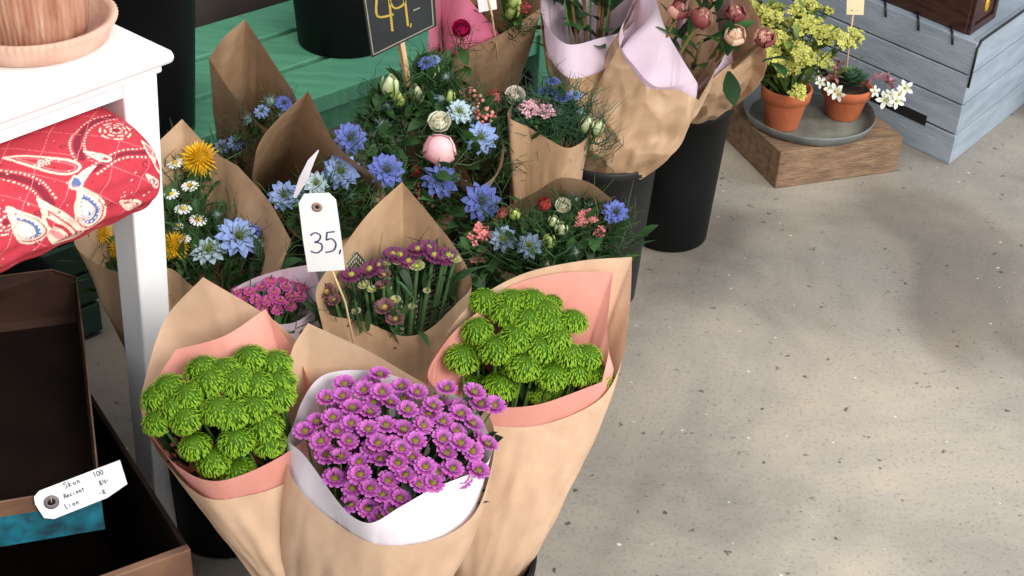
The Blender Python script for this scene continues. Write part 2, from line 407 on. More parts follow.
def peony(co, ct, cs=(64, 104, 44), rb=.31):
    mb = MB(); mb.ball((0, 0, .02 if rb > .35 else 0), rb, ct if rb > .35 else tuple(u*.7+v*.3 for u, v in zip(co, ct)), 16, 10, 1.1)
    for ring, k in ((0, 5), (1, 6), (2, 5)):
        for i in range(k):
            az = 2*PI*i/k+ring*.7+G.uniform(-.2, .2)
            g = G.uniform(.7, 1.2); cc = co if G.random() < .6 else ct
            e = -.35 if ring == 0 else (.0 if ring == 1 else .3)
            L = .78-.12*ring
            r = .26-.03*ring
            mb.petal(L, .5-.08*ring, az, e+.5, e+2.5+.1*ring, r*.6, -.3+.12*ring, 7, -.3, .16, tuple(v*g for v in cc), tuple((v*.8+u*.2)*g for v, u in zip(cc, ct)), base=.6)
    for k in range(4): mb.petal(.34, .26, 2*PI*k/4+.4, -.2, 1.3, .05, -.36, 4, .8, .25, lc(*cs), lc(98, 124, 66))
    return mb, None
def cluster(c, c2, n=16, tiny=.09, star=True, green=True):
    mb = MB()
    for i in range(n):
        f = (i+.5)/n; r = .42*math.sqrt(f); a = i*2.4+G.uniform(-.3, .3); z = .18*(1-f)+G.uniform(-.08, .08)
        p = V((r*math.cos(a), r*math.sin(a), z)); g = G.uniform(.8, 1.15)
        mt = Matrix.Translation(p) @ Matrix.Rotation(G.uniform(-.5, .5), 4, 'X') @ Matrix.Rotation(G.uniform(-.5, .5), 4, 'Y')
        if star and G.random() < .75:
            for k in range(4): mb.petal(tiny*1.15, tiny, 2*PI*k/4+a, .35, .0, .01, 0, 3, .3, .2, tuple(v*g for v in c2), tuple(v*g for v in c), mat=mt)
        else: mb.ball(p, tiny*.6, tuple(v*g for v in (c if G.random() < .6 else c2)), 7, 5, 1.2)
        if green: mb.tube([V((0, 0, -.5)), V((p.x*.6, p.y*.6, -.2)), p], .012, 4, lc(70, 104, 48), False)
    return mb, None
def bud(c0, c1):
    mb = MB()
    mb.lathe([(.001, -.5), (.1, -.45), (.2, -.2), (.21, .05), (.14, .33), (.05, .48), (.001, .5)], 12, [c0, c0, c0, c0, c1, c1, c1])
    for k in range(4): mb.petal(1.0, .34, 2*PI*k/4, .6, 1.95, .06, -.45, 6, .3, .3, c0, c1, base=.4)
    for k in range(3): mb.petal(.42, .16, 2*PI*k/3+.5, .5, 1.4, .04, -.52, 4, .9, .25, lc(60, 100, 40), lc(96, 140, 60))
    return mb, None
def seedpod():
    mb = MB(); mb.ball((0, 0, 0), .22, lc(128, 150, 140), 10, 8, 1.1)
    for k in range(40):
        a = G.uniform(0, 2*PI); e = G.uniform(-.6, 1.2); l = G.uniform(.35, .5)
        d = V((math.cos(a)*math.cos(e), math.sin(a)*math.cos(e), math.sin(e)))
        mb.tube([d*.15, d*l*.7, d*l], [.022, .018, .006], 3, lc(120, 150, 150), False)
    return mb, None
def star5():
    mb = MB()
    for k in range(5): mb.petal(.5, .26, 2*PI*k/5, .5, .0, .03, 0, 4, .9, .2, lc(214, 220, 190), lc(250, 250, 246), base=.4)
    c = MB(); c.ball((0, 0, .05), .09, lc(200, 180, 90), 8, 5)
    return mb, c
SPEC = {
 'pom': ('chrysanthemum_head', pom, 3),
 'purple': ('chrysanthemum_head', lambda: santini(lc(150, 46, 140), lc(200, 110, 190), lc(130, 120, 40), 13, 11, .5), 5),
 'magenta': ('chrysanthemum_head', lambda: santini(lc(170, 50, 120), lc(206, 96, 160), lc(170, 110, 90)), 3),
 'plum': ('chrysanthemum_head', lambda: santini(lc(120, 56, 90), lc(112, 50, 92), lc(168, 158, 70), 16, 13, .15), 3),
 'brown': ('chrysanthemum_head', lambda: santini(lc(120, 84, 80), lc(124, 84, 88), lc(176, 158, 80), 14, 13, .6), 2),
 'palegreen': ('chrysanthemum_head', lambda: santini(lc(190, 200, 120), lc(172, 160, 130), lc(176, 190, 70), 14, 12, .5), 2),
 'deepblue': ('love_in_a_mist_flower', lambda: nigella(lc(92, 104, 176), lc(116, 132, 196), (70, 84, 70)), 3),
 'blue': ('love_in_a_mist_flower', lambda: nigella(lc(134, 160, 222), lc(186, 204, 226), (96, 116, 60)), 3),
 'paleblue': ('love_in_a_mist_flower', lambda: nigella(lc(172, 196, 214), lc(206, 218, 206), (110, 130, 50)), 3),
 'greyblue': ('love_in_a_mist_flower', lambda: nigella(lc(124, 146, 178), lc(160, 176, 186), (110, 124, 40), 9, 8), 2),
 'daisy': ('daisy_flower', lambda: santini(lc(236, 238, 228), lc(250, 250, 246), lc(226, 184, 40), 13, 0, .15, .17), 3),
 'spiky': ('yellow_thistle_flower', spiky, 2),
 'cream': ('rose_bloom', lambda: rose(lc(244, 240, 220), lc(250, 246, 226), 5, .1), 2),
 'white': ('rose_bloom', lambda: rose(lc(250, 240, 228), lc(252, 244, 230), 5, .05), 2),
 'red': ('rose_bloom', lambda: rose(lc(190, 70, 72), lc(206, 116, 96), 5, .8), 2),
 'pinkrose': ('rose_bloom', lambda: rose(lc(216, 130, 120), lc(226, 150, 140), 5, .8), 2),
 'magrose': ('rose_bloom', lambda: rose(lc(190, 24, 92), lc(206, 40, 104), 5, .4), 1),
 'redbits': ('flower_cluster', lambda: cluster(lc(206, 60, 80), lc(180, 40, 60), 14, .12), 1),
 'peonypink': ('peony_bud', lambda: peony(lc(236, 160, 170), lc(246, 200, 204), rb=.41), 1),
 'peony': ('peony_bud', lambda: peony(lc(118, 24, 48), lc(222, 170, 148)), 3),
 'peonycream': ('peony_bud', lambda: peony(lc(222, 178, 150), lc(238, 208, 182)), 1),
 'pink': ('flower_cluster', lambda: cluster(lc(232, 150, 146), lc(222, 120, 124), 18, .12), 2),
 'pinkwhite': ('flower_cluster', lambda: cluster(lc(244, 206, 214), lc(226, 140, 160), 16, .13), 2),
 'pinkbuds': ('flower_cluster', lambda: cluster(lc(232, 160, 152), lc(200, 110, 104), 16, .13, False), 2),
 'berries': ('berry_cluster', lambda: cluster(lc(96, 150, 60), lc(84, 130, 56), 12, .13, False), 1),
 'bud': ('lily_bud', lambda: bud(lc(150, 178, 90), lc(222, 228, 186)), 2),
 'greenbud': ('lily_bud', lambda: bud(lc(150, 180, 70), lc(196, 210, 130)), 2),
 'seed': ('seed_pod', seedpod, 2),
 'star': ('star_flower', star5, 2),
 'yellow': ('yellow_flower_sprig', lambda: cluster(lc(212, 208, 118), lc(176, 178, 78), 20, .12), 4),
}
def proto(t):
    if t not in PROTO:
        nm, fn, k = SPEC[t]; lst = []
        for i in range(k):
            a, b = fn(); lst.append((a.mesh(nm, M['petal']), b.mesh('flower_center', M['petal']) if b else None))
        PROTO[t] = (nm, lst)
    nm, lst = PROTO[t]; return (nm,)+random.choice(lst)
_st = {}
def stem_mesh(c):
    if c not in _st:
        mb = MB(); mb.tube([(0, 0, 0), (.02, .0, .35), (-.01, .01, .7), (0, 0, 1)], 1, 6, lc(*c)); _st[c] = mb.mesh('stem', M['leaf'])
    return _st[c]
def head(root, t, P, dia, nrm, base=None, stem_r=.0018, stem_c=(78, 116, 52), stem=True, hang=.12):
    nm, pm, cm = proto(t)
    n = nrm.normalized(); q = n.to_track_quat('Z', 'Y').to_matrix().to_4x4()
    W = Matrix.Translation(P) @ q @ Matrix.Rotation(random.uniform(0, 2*PI), 4, 'Z') @ Matrix.Diagonal((dia, dia, dia, 1))
    o = link(nm, pm, root, W)
    if cm: link('flower_center', cm, o, W)
    if stem and base is not None:
        top = P - n*dia*hang; d = base-top; L = d.length
        S = Matrix.Translation(top) @ d.normalized().to_track_quat('Z', 'Y').to_matrix().to_4x4() @ Matrix.Diagonal((stem_r, stem_r, L, 1))
        # the mesh radius is 1 and its bend is in the same units as the radius
        link('stem', stem_mesh(stem_c), o, S)
    return o
def foliage(root, base, pts, name='foliage', threads=300, leaves=60, length=.05, leaf=(.05, .012), gc=(52, 84, 40), gl=(60, 104, 44), up=.6, face=.3, sink=0, spread=.012, fill=0):
    """fine leaves and broad leaves growing around the given points: one mesh"""
    mb = MB()
    for i in range(threads):
        P = V(random.choice(pts)) + V((random.uniform(-1.4, 1.4)*spread, random.uniform(-1.4, 1.4)*spread, random.gauss(-.02, .014)))
        ax = (P-base).normalized()
        d = (ax*up + V((random.gauss(0, .7), random.gauss(0, .7), random.gauss(.1, .6)))).normalized()
        L = length*random.uniform(.5, 1.2); e = P+d*L; mid = P+d*L*.5+V((random.gauss(0, .15*L), random.gauss(0, .15*L), random.gauss(0, .15*L)))
        g = random.uniform(.45, 1.35); c = tuple(v*g for v in lc(*gc))
        mb.tube([P, mid, e], [.0008, .0007, .0003], 3, c, False)
    for i in range(leaves):
        P = V(random.choice(pts)) + V((random.uniform(-1.4, 1.4)*spread, random.uniform(-1.4, 1.4)*spread, random.uniform(-.06, -.015)-sink))
        ax = ((P-base).normalized()*1.0 + V((random.gauss(0, .6), random.gauss(0, .6), random.gauss(0, .4)))).normalized()
        q = ax.to_track_quat('X', 'Z').to_matrix().to_4x4()
        g = random.uniform(.4, 1.2)
        mb.petal(leaf[0]*random.uniform(.6, 1.2), leaf[1]*random.uniform(.7, 1.3), 0, .2, random.uniform(-.6, .1), 0, 0, 5, .9, .25, tuple(v*g*.8 for v in lc(*gl)), tuple(v*g for v in lc(*gl)), mat=Matrix.Translation(P) @ q, roll=random.uniform(-.6, .6), base=.15)
    return build(name, mb, 'leaf', root)

# ------------------------------------------------------------------ paper wraps
def catmull(pts, corners, n):
    """closed curve through pts; corner points keep their angle"""
    k = len(pts); out = []
    segs = [(pts[i]-pts[(i+1) % k]).length for i in range(k)]; tot = sum(segs)
    for i in range(k):
        p0, p1, p2, p3 = pts[i-1], pts[i], pts[(i+1) % k], pts[(i+2) % k]
        m = max(2, round(n*segs[i]/tot))
        d = (p2-p1)
        a = d*1.0 if i in corners else (p2-p0)*.5*min(1, 2*d.length/max(1e-6, (p2-p0).length))
        b = d*1.0 if (i+1) % k in corners else (p3-p1)*.5*min(1, 2*d.length/max(1e-6, (p3-p1).length))
        for j in range(m):
            t = j/m; h = t*t*(3-2*t)
            out.append(p1*(2*t**3-3*t*t+1)+a*(t**3-2*t*t+t)+p2*(3*t*t-2*t**3)+b*(t**3-t*t))
    return out
def rim3(rim):
    pts = []; cor = set()
    for i, r in enumerate(rim):
        pts.append(Z(r[0], r[1], r[2]))
        if len(r) > 3: cor.add(i)
    return pts, cor
def wrap(root, name, rim, base, rb, mat, bulge=.012, wr=.004, seed=0, rows=22, shrink=0, outer=None, label=None):
    pts, cor = rim3(rim)
    R = catmull(pts, cor, 150); n = len(R)
    c = sum(R, V())/n
    ang = [math.atan2(p.y-c.y, p.x-c.x) for p in R]
    via = None
    if outer:
        KR, kc, krows = outer; ka = [math.atan2(p.y-kc.y, p.x-kc.x) for p in KR]; via = []
        for j, p in enumerate(R):
            a = math.atan2(p.y-kc.y, p.x-kc.x)
            k = min(range(len(KR)), key=lambda q: abs((ka[q]-a+PI) % (2*PI)-PI)); K = KR[k]
            w = max(0, min(1, (p.z-K.z+.025)/.035))*max(0, min(1, (kc.y+.025-p.y)/.04)); w = w*w*(3-2*w)
            via.append((k, w, V((math.cos(a), math.sin(a), 0))))
    mb = MB(); rr = []
    for i in range(rows+1):
        t = i/rows; row = []
        for j, p in enumerate(R):
            d = V((math.cos(ang[j]), math.sin(ang[j]), 0))
            b = base + d*rb
            q = b*(1-t)+p*t
            if via:
                k, kw, kd = via[j]
            w = noise.noise(V((math.cos(ang[j])*3.2+seed*7, math.sin(ang[j])*3.2, t*1.6+seed)))*wr*2*math.sin(PI*min(1, t*1.02))**.7
            w += noise.noise(V((math.cos(ang[j])*8+seed*3, math.sin(ang[j])*8, t*7+seed)))*wr*.9*(math.sin(PI*t)**.6)
            q = q + d*(bulge*math.sin(PI*t)**.9 + w - shrink)
            if via and kw > 0:
                x = min(1, t/.75)*(len(krows)-1)*.97; i0 = int(x); K = krows[i0][k].lerp(krows[min(i0+1, len(krows)-1)][k], x-i0) - kd*.006
                q2 = K if t < .75 else K.lerp(p, (t-.75)/.25)
                q = q.lerp(q2, kw)
            row.append(q)
        rr.append(row)
    mb.grid(rr, (1, 1, 1), True)
    for i in range(rows+1):
        for j in range(n): mb.uv[i*n+j] = (j/n, i/rows)
    o = build(name, mb, mat, root)
    if label: o['label'] = label
    return o, (R, c, rr)
def zplane(c, r, z0, dz, dome):
    def f(px, py):
        q = min(1.2, ((px-c[0])/r[0])**2+((py-c[1])/r[1])**2)
        return z0 + dz*(c[1]-py)/r[1] + dome*(1-q)
    return f
def bouquet(name, label, cat, base, wraps, heads, zf, face=.35, splay=.9, fol=None, group=None, stem_r=.0018, stem_c=(78, 116, 52)):
    root = thing(name, (base.x, base.y, base.z), label, cat, group)
    outer = None
    for i, w in enumerate(wraps):
        _, k_ = wrap(root, w[0], w[1], base, w[2], w[3], seed=abs(hash_(label)), outer=outer, **(w[4] if len(w) > 4 else {}))
        if outer is None: outer = k_
    P3 = []
    for h in heads:
        t, px, py, dpx = h[:4]; dz = h[4] if len(h) > 4 else 0
        z = zf(px, py)+dz; P = Z(px, py, z); P3.append(P)
        tocam = (CAM-P).normalized(); out = (P-(base-V((0, 0, .02)))).normalized()
        f = h[5] if len(h) > 5 else face
        n = out*splay*(1-f) + tocam*f + V((0, 0, .25)) + V((random.gauss(0, .1), random.gauss(0, .1), 0))
        head(root, t, P, dpx*depth(P)/F, n, base, stem_r, stem_c)
    if fol:
        ctr = sum(P3, V())/len(P3); kf = fol.get('fill') or (.7 if fol.get('sink') else 1)
        foliage(root, base, [ctr.lerp(p, kf)-V((0, 0, .01)) for p in P3], **fol)
    return root, P3
def hash_(s):
    h = 0
    for ch in s: h = (h*31+ord(ch)) % 97
    return h

# ------------------------------------------------------------------ buckets
def bucket(rimc, rt=.1, rb=.083, h=.32, z0=0, mat='black_plastic', label='', group='black plastic flower buckets', lean=(0, 0)):
    mb = MB(); c = rimc
    t = .003
    prof = [(.001, .004), (rb*.9, .004), (rb-.004, 0), (rb, .004), (rb+(rt-rb)*.5, h*.5), (rt-.001, h-.02), (rt+.003, h-.018), (rt+.004, h-.002), (rt+.001, h), (rt-t, h-.003), (rb+(rt-rb)*.5-t, h*.5), (rb-t, .012), (.001, .012)]
    mb.lathe([(r, z) for r, z in prof], 64)
    o = link('flower_bucket', mb.mesh('flower_bucket', M[mat]), None, Matrix.Translation(V((c[0], c[1], z0))))
    return tag(o, label, 'bucket', group)

bkX = Z(338, 620, .25); bkY = Z(458, 552, .25); bkD = Z(400, 450, .25); bkZ = Z(228, 523, 0)
b_ = Z(667, 233, 0); bkN = V((b_.x, b_.y, .32))
bkM = Z(606, 148, .32)
bucket(bkX, h=.25, label='black bucket under the purple bouquet, nearest the camera')
bucket(bkY, h=.25, label='black bucket under the right-hand green chrysanthemum bouquet')
bucket(bkD, h=.25, label='black bucket hidden under the plum chrysanthemum bouquet')
bucket((bkZ.x, bkZ.y), label='black bucket standing beside the white table leg')
bucket(bkN, label='tall black bucket on open concrete, holding peony bouquet')
bucket(bkM, rt=.098, rb=.082, h=.32, mat='grey_plastic', label='dark grey bucket left of the tall black bucket')
bkB = Z(345, 40, .30)
bucket(bkB, rt=.125, rb=.1, h=.32, z0=.30, label='black bucket on the green bench behind the chalkboard price sign')
bkC = Z(136, 128, .30)
bucket(bkC, rt=.135, rb=.11, h=.36, z0=.30, label='big black bucket on the bench behind the white table')
bkQ = Z(-6, 314, .24)
bucket(bkQ, rt=.1, rb=.083, h=.30, label='dark bucket beneath the red paisley quilt')

# ------------------------------------------------------------------ front bouquets
def inside(px, py, poly):
    r = False; k = len(poly)
    for i in range(k):
        (x1, y1), (x2, y2) = poly[i], poly[i-1]
        if (y1 > py) != (y2 > py) and px < (x2-x1)*(py-y1)/(y2-y1)+x1: r = not r
    return r
def C0(b, dx=0, dy=0, z=.14): return V((b.x+dx, b.y+dy, z))
# purple
s = 2.55
raw = [(305,65),(215,90),(265,105),(170,125),(360,95),(400,110),(310,110),(475,100),(545,110),(562,140),(595,145),(235,150),(280,160),(375,155),(440,145),(510,165),(465,185),(415,195),(540,190),(185,175),(145,185),(115,210),(232,190),(275,205),(320,195),(365,205),(155,235),(225,235),(195,210),(300,240),(340,245),(395,235),(465,230),(510,240),(578,242),(475,265),(540,260),(170,270),(205,275),(253,288),(305,280),(350,290),(385,275),(420,300),(450,315),(490,305),(555,310),(325,335),(405,345),(190,330),(235,355),(280,355),(355,380),(230,395),(275,405),(305,425),(335,410),(510,330),(440,340),(255,320),(310,370),(370,320),(290,135),(330,135),(430,165),(500,210),(210,120),(360,255),(285,255)]
heads = [('purple', 260+x/s, 350+y/s, random.uniform(22, 26), random.uniform(-.004, .006)) for x, y in raw]
poly = [(305,215),(330,385),(375,378),(420,388),(465,405),(485,440),(470,470),(400,495),(378,512),(345,480),(320,450)]
k = 0
while k < 24:
    x, y = random.uniform(305, 490), random.uniform(380, 515)
    if inside(x, y, [(312,430),(330,390),(375,382),(440,395),(480,420),(484,455),(440,475),(395,500),(375,512),(345,490),(325,455)]):
        heads.append(('purple', x, y, 22, -.016)); k += 1
zf = zplane((392, 445), (95, 75), .485, .05, .02)
base = C0(bkX, .015, .01, .2)
bouquet('wrapped_bouquet', 'bouquet of small purple daisy chrysanthemums in white and kraft paper', 'bouquet', base,
  [('kraft_wrap', [(285,455,.455),(300,490,.445),(335,522,.43),(380,545,.425),(440,538,.43),(478,508,.44),(495,440,.47),(480,405,.49),(428,385,.51),(370,352,.54),(308,323,.565,1),(292,350,.54),(284,400,.49)], .05, 'kraft', {'bulge': .022}),
   ('white_liner', [(286,440,.474,1),(305,456,.476),(345,510,.465),(370,523,.462),(400,507,.47),(432,489,.474),(486,464,.472),(493,430,.487),(470,398,.498),(420,380,.507),(370,367,.52),(320,372,.52),(295,402,.5)], .045, 'white_paper', {'shrink': .008, 'bulge': .018})],
  heads, zf, .3, .8, dict(threads=0, leaves=260, leaf=(.04, .016), gl=(40, 62, 36), sink=.004, fill=.75), stem_r=.0013)
# left green
s = 3.39
raw = [(95,230),(95,310),(195,225),(190,300),(270,175),(245,135),(360,175),(405,100),(430,190),(490,120),(505,180),(295,275),(425,265),(460,330),(505,230),(220,395),(360,375),(285,445),(365,480),(130,200),(345,285),(320,140),(470,380),(150,260)]
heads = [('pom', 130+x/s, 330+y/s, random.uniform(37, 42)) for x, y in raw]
zf = zplane((220, 415), (75, 60), .488, .05, .02)
base = C0(bkX, -.005, .02, .2)
bouquet('wrapped_bouquet', 'left green pompon chrysanthemum bouquet beside the white table leg, salmon lining', 'bouquet', base,
  [('kraft_wrap', [(141,410,.46),(160,455,.445),(204,497,.425),(250,495,.425),(289,480,.43),(325,440,.46),(315,370,.5),(280,325,.54),(203,277,.585,1),(166,318,.53),(147,372,.49)], .035, 'kraft', {'bulge': .004}),
   ('salmon_liner', [(147,425,.47),(174,463,.462),(218,481,.458),(283,455,.465),(318,420,.48),(308,365,.51),(268,306,.57,1),(225,332,.555),(172,348,.54,1),(150,395,.495)], .03, 'pink', {'shrink': .007})],
  heads, zf, .15, .8, dict(threads=0, leaves=90, leaf=(.035, .014), gl=(38, 66, 28), sink=.02), stem_r=.0022, group='green pompon chrysanthemum bouquets')
# right green
raw = [(485,302),(513,303),(532,302),(552,302,26),(506,314),(544,313),(527,322),(549,323),(477,331),(471,343,30),(462,359,40),(496,350,40),(517,338),(539,349),(523,366,40),(555,339),(551,376,38),(474,384,28),(500,387,40),(538,393,28),(572,322,36),(599,377,36),(575,374,36),(567,354,34),(587,357,34),(561,393,26),(542,390,26),(508,369,30),(535,370,30),(560,358,30)]
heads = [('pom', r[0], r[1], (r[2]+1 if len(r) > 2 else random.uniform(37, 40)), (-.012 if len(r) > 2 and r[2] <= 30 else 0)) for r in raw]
zf = zplane((530, 350), (72, 52), .488, .05, .015)
base = C0(bkY, .03, 0, .2)
bouquet('wrapped_bouquet', 'right green pompon chrysanthemum bouquet beside open concrete floor, salmon lining', 'bouquet', base,
  [('kraft_wrap', [(424,382,.465),(442,405,.445),(490,425,.432),(545,424,.43),(600,399,.45),(622,360,.485),(630,305,.53),(632,257,.575,1),(580,261,.57),(520,275,.555),(470,305,.525),(440,345,.49)], .045, 'kraft', {'bulge': .012}),
   ('salmon_liner', [(428,378,.478),(455,398,.47),(497,407,.463),(540,404,.463),(602,382,.475,1),(610,345,.5),(617,270,.57,1),(560,271,.562),(510,283,.545),(472,312,.527),(442,347,.5)], .04, 'pink', {'shrink': .007})],
  heads, zf, .15, .8, dict(threads=0, leaves=110, leaf=(.035, .014), gl=(38, 66, 28), sink=.02), stem_r=.0022, group='green pompon chrysanthemum bouquets')
# plum chrysanthemums, dotted paper
s = 3.51
raw = [('plum',315,315,24,0),('plum',250,335,22,0),('plum',420,265,22,0),('plum',485,245,24,0),('plum',540,265,24,0),('plum',520,240,22,0),('plum',575,275,20,0),('brown',165,395,20,0),('palegreen',480,305,17,0),('palegreen',612,280,14,0),('brown',368,450,22,0),('brown',405,490,20,0),('brown',358,375,18,0),('palegreen',295,370,13,0),('palegreen',320,385,11,0),('palegreen',375,295,9,0),('palegreen',412,290,10,0),('brown',365,335,15,0),('plum',450,285,20,0),('palegreen',405,422,12,0),('palegreen',515,390,8,0),('palegreen',462,445,8,0),('palegreen',268,462,10,0),('plum',590,265,20,0),('brown',190,425,16,0),('plum',345,300,18,0),('plum',395,262,20,0),('brown',440,310,14,-.01)]
heads = [(t, 280+x/s, 180+y/s, d, dz) for t, x, y, d, dz in raw]
zf = zplane((405, 295), (75, 45), .485, .035, .0)
base = C0(bkD, 0, 0, .2)
bouquet('wrapped_bouquet', 'plum and brown chrysanthemum bouquet in kraft paper with green dotted lining', 'bouquet', base,
  [('kraft_wrap', [(316,290,.5),(325,313,.465),(365,322,.455),(402,336,.445),(428,330,.45),(455,305,.475),(472,283,.49),(457,250,.52),(430,215,.55),(402,182,.575,1),(368,214,.55),(338,255,.52)], .045, 'kraft_dark', {'bulge': .01}),
   ('dotted_liner', [(325,302,.45),(345,312,.43),(370,318,.42),(402,330,.41),(430,320,.42),(458,300,.45),(476,284,.475),(462,252,.505,1),(432,266,.492),(382,278,.486),(352,249,.512,1),(332,276,.485)], .04, 'dotted', {'shrink': .007})],
  heads, zf, .3, .6, dict(threads=60, leaves=110, leaf=(.05, .012), gl=(54, 84, 46)), stem_r=.003, stem_c=(80, 112, 66))
# magenta daisies in lilac paper
heads = [('magenta', x, y, 13) for x, y in [(250,292),(262,287),(274,292),(286,287),(298,281),(256,300),(268,301),(280,301),(292,296),(244,298),(303,288),(290,306),(277,310),(262,309),(306,277),(300,297),(238,292),(284,279),(271,281)]]
zf = zplane((275, 295), (40, 25), .455, .02, .01)
base = C0(bkZ, .045, -.02, .2)
bouquet('wrapped_bouquet', 'small magenta daisy bouquet in lilac paper behind the left green bouquet', 'bouquet', base,
  [('lilac_liner', [(232,293,.46),(245,312,.44),(275,324,.43),(303,318,.44),(320,292,.47),(313,264,.505,1),(280,270,.49),(250,280,.475)], .04, 'lilac', {'bulge': .005})],
  heads, zf, .3, .7, dict(threads=60, leaves=70, leaf=(.035, .01)), stem_r=.0014)

# ------------------------------------------------------------------ mixed bouquets behind
NF = dict(spread=.02, threads=420, leaves=70, length=.05, leaf=(.05, .014), gl=(60, 98, 50), gc=(70, 100, 60))
# yellow and daisies by the table leg
bw = C0(bkZ, -.045, .03, .2)
heads = [('spiky',200,161,44),('spiky',173,248,36),('spiky',100,234,30),('daisy',175,163,16),('daisy',190,186,17),('daisy',171,194,16),('daisy',183,209,17),('daisy',198,220,17),('daisy',183,238,16),('daisy',178,226,11),('daisy',171,145,9),('paleblue',209,252,37,0,.6),('blue',238,238,46,0,.5),('deepblue',262,228,22),('deepblue',258,264,20,-.02),('paleblue',262,243,16),('seed',217,215,12),('spiky',120,250,26,-.01),('greyblue',140,230,26)]
zf = zplane((190, 215), (95, 70), .475, .06, .015)
bouquet('wrapped_bouquet', 'mixed bouquet of spiky yellow flowers, white daisies and pale blue flowers by table leg', 'bouquet', bw,
  [('kraft_wrap', [(75,245,.48),(118,272,.455),(168,268,.45),(195,287,.44),(238,294,.44),(264,283,.45),(291,240,.5,1),(268,200,.52),(238,166,.545,1),(212,150,.545),(182,119,.58,1),(160,140,.56),(125,170,.53),(92,208,.5)], .04, 'kraft_dark', {'bulge': .004})],
  heads, zf, .35, .8, dict(NF, leaves=260, threads=900))
# back-left cone
bk1 = bucket(Z(262, 215, .18), h=.30, label='black bucket hidden behind the yellow and daisy bouquet')
b1 = V((bk1.location.x, bk1.location.y, .2))
heads = [('seed',270,102,22),('deepblue',284,104,20),('blue',262,112,16),('blue',236,143,18,-.02),('seed',248,120,18),('greyblue',222,147,16,-.03),('seed',281,116,14)]
zf = zplane((260, 110), (35, 40), .475, .04, .0)
bouquet('wrapped_bouquet', 'few blue blooms in tall kraft cone before the green bench end', 'bouquet', b1+V((-.03, .03, 0)),
  [('kraft_wrap', [(209,58,.565,1),(232,93,.5),(265,128,.46),(284,126,.455),(297,102,.49),(272,60,.56),(245,19,.63,1),(225,36,.61)], .04, 'kraft_dark', {'bulge': .004, 'wr': .002})],
  heads, zf, .3, .8, dict(threads=300, leaves=20, length=.06, leaf=(.05, .01), gc=(72, 84, 48)))
# cone behind the price tag
b2 = b1+V((.035, -.03, 0))
heads = [('blue',341,172,38,0,.6),('deepblue',350,139,34,0,.4),('deepblue',386,171,37,0,.55),('blue',284,196,32,-.01,.4),('paleblue',316,184,26,0,.4),('seed',352,196,20,-.02),('greyblue',300,200,24,-.02),('seed',330,205,20,-.02),('cream',378,200,20,-.02)]
zf = zplane((330, 175), (60, 45), .485, .03, .0)
r_, _ = bouquet('wrapped_bouquet', 'blue love-in-a-mist bouquet in tall kraft cone behind the white 35 tag', 'bouquet', b2,
  [('kraft_wrap', [(255,158,.535),(257,183,.5),(280,214,.46),(305,240,.44),(345,247,.435),(378,218,.455),(382,185,.48),(338,146,.545),(308,91,.625,1),(280,117,.59),(262,138,.56)], .04, 'kraft_dark', {'bulge': .004, 'wr': .002})],
  heads, zf, .35, .8, dict(NF, threads=900, leaves=110))
mb = MB()
pts = [(318,150,.55),(308,160,.54),(299,178,.515),(293,197,.49)]; wd = [1, 6, 8, 3]
mb.grid([[Z(x, y, z), Z(x+w, y+w*.4, z)] for (x, y, z), w in zip(pts, wd)]); build('white_paper_strip', mb, 'white_paper', r_)
# centre bouquet with roses
bk2 = bucket(Z(436, 240, .18), h=.30, label='black bucket hidden under the rose and pink peony bouquet')
c1 = V((bk2.location.x, bk2.location.y, .2))
heads = [('peonypink',439,151,38,.01,.7),('cream',439,124,32,.0,.5),('deepblue',440,181,38,.0,.6),('deepblue',481,202,40,.0,.7),('red',417,173,22,-.01),('pinkbuds',425,200,26,-.01),('pinkbuds',418,188,16,-.01),('seed',383,126,24,0),('seed',386,108,20,0),('bud',390,88,30,.02,.05),('greenbud',398,101,22,.0,.05),('bud',430,76,30,.0,.05),('bud',417,96,26,-.01,.05),('deepblue',427,64,18,.02),('deepblue',420,70,16,.0),('seed',441,99,18,.0),('greenbud',450,98,18,0,.2),('blue',434,60,14,.02),('paleblue',459,112,26,.0,.5),('pinkrose',503,213,20,-.02),('seed',446,77,14,.01),('cream',466,186,14,-.03)]
zf = zplane((435, 140), (60, 80), .48, .06, .01)
r_, PC = bouquet('wrapped_bouquet', 'mixed bouquet with pink peony bud, cream rose and deep blue flowers at centre', 'bouquet', c1+V((-.02, -.02, 0)),
  [('kraft_wrap', [(405,165,.40),(412,195,.39),(435,212,.385),(460,208,.385),(472,185,.39),(455,150,.41),(445,115,.44),(415,110,.44)], .04, 'kraft_dark', {'bulge': .0})],
  heads, zf, .35, .8, dict(NF, threads=1000, leaves=330, leaf=(.055, .018), spread=.024))
heads = [('blue',481,138,34,.0,.8),('white',515,97,28,.0,.5),('pinkrose',495,97,24,-.005,.3),('pinkbuds',472,100,26,.0),('pinkbuds',484,117,28,.0),('pinkbuds',466,92,18,.0),('paleblue',466,113,24,0,.4),('seed',490,152,16,-.02),('seed',505,150,14,-.02)]
zf = zplane((482, 120), (35, 50), .48, .05, .01)
bouquet('wrapped_bouquet', 'small bouquet with light blue flower, white rose and pink buds in rolled kraft', 'bouquet', c1+V((.03, .03, 0)),
  [('kraft_wrap', [(450,156,.485),(460,176,.465),(480,186,.458),(501,168,.468),(503,140,.46),(495,118,.46),(475,114,.46),(455,135,.47)], .035, 'kraft_dark', {'bulge': .0, 'wr': .003})],
  heads, zf, .35, .8, dict(NF, threads=420, leaves=50))
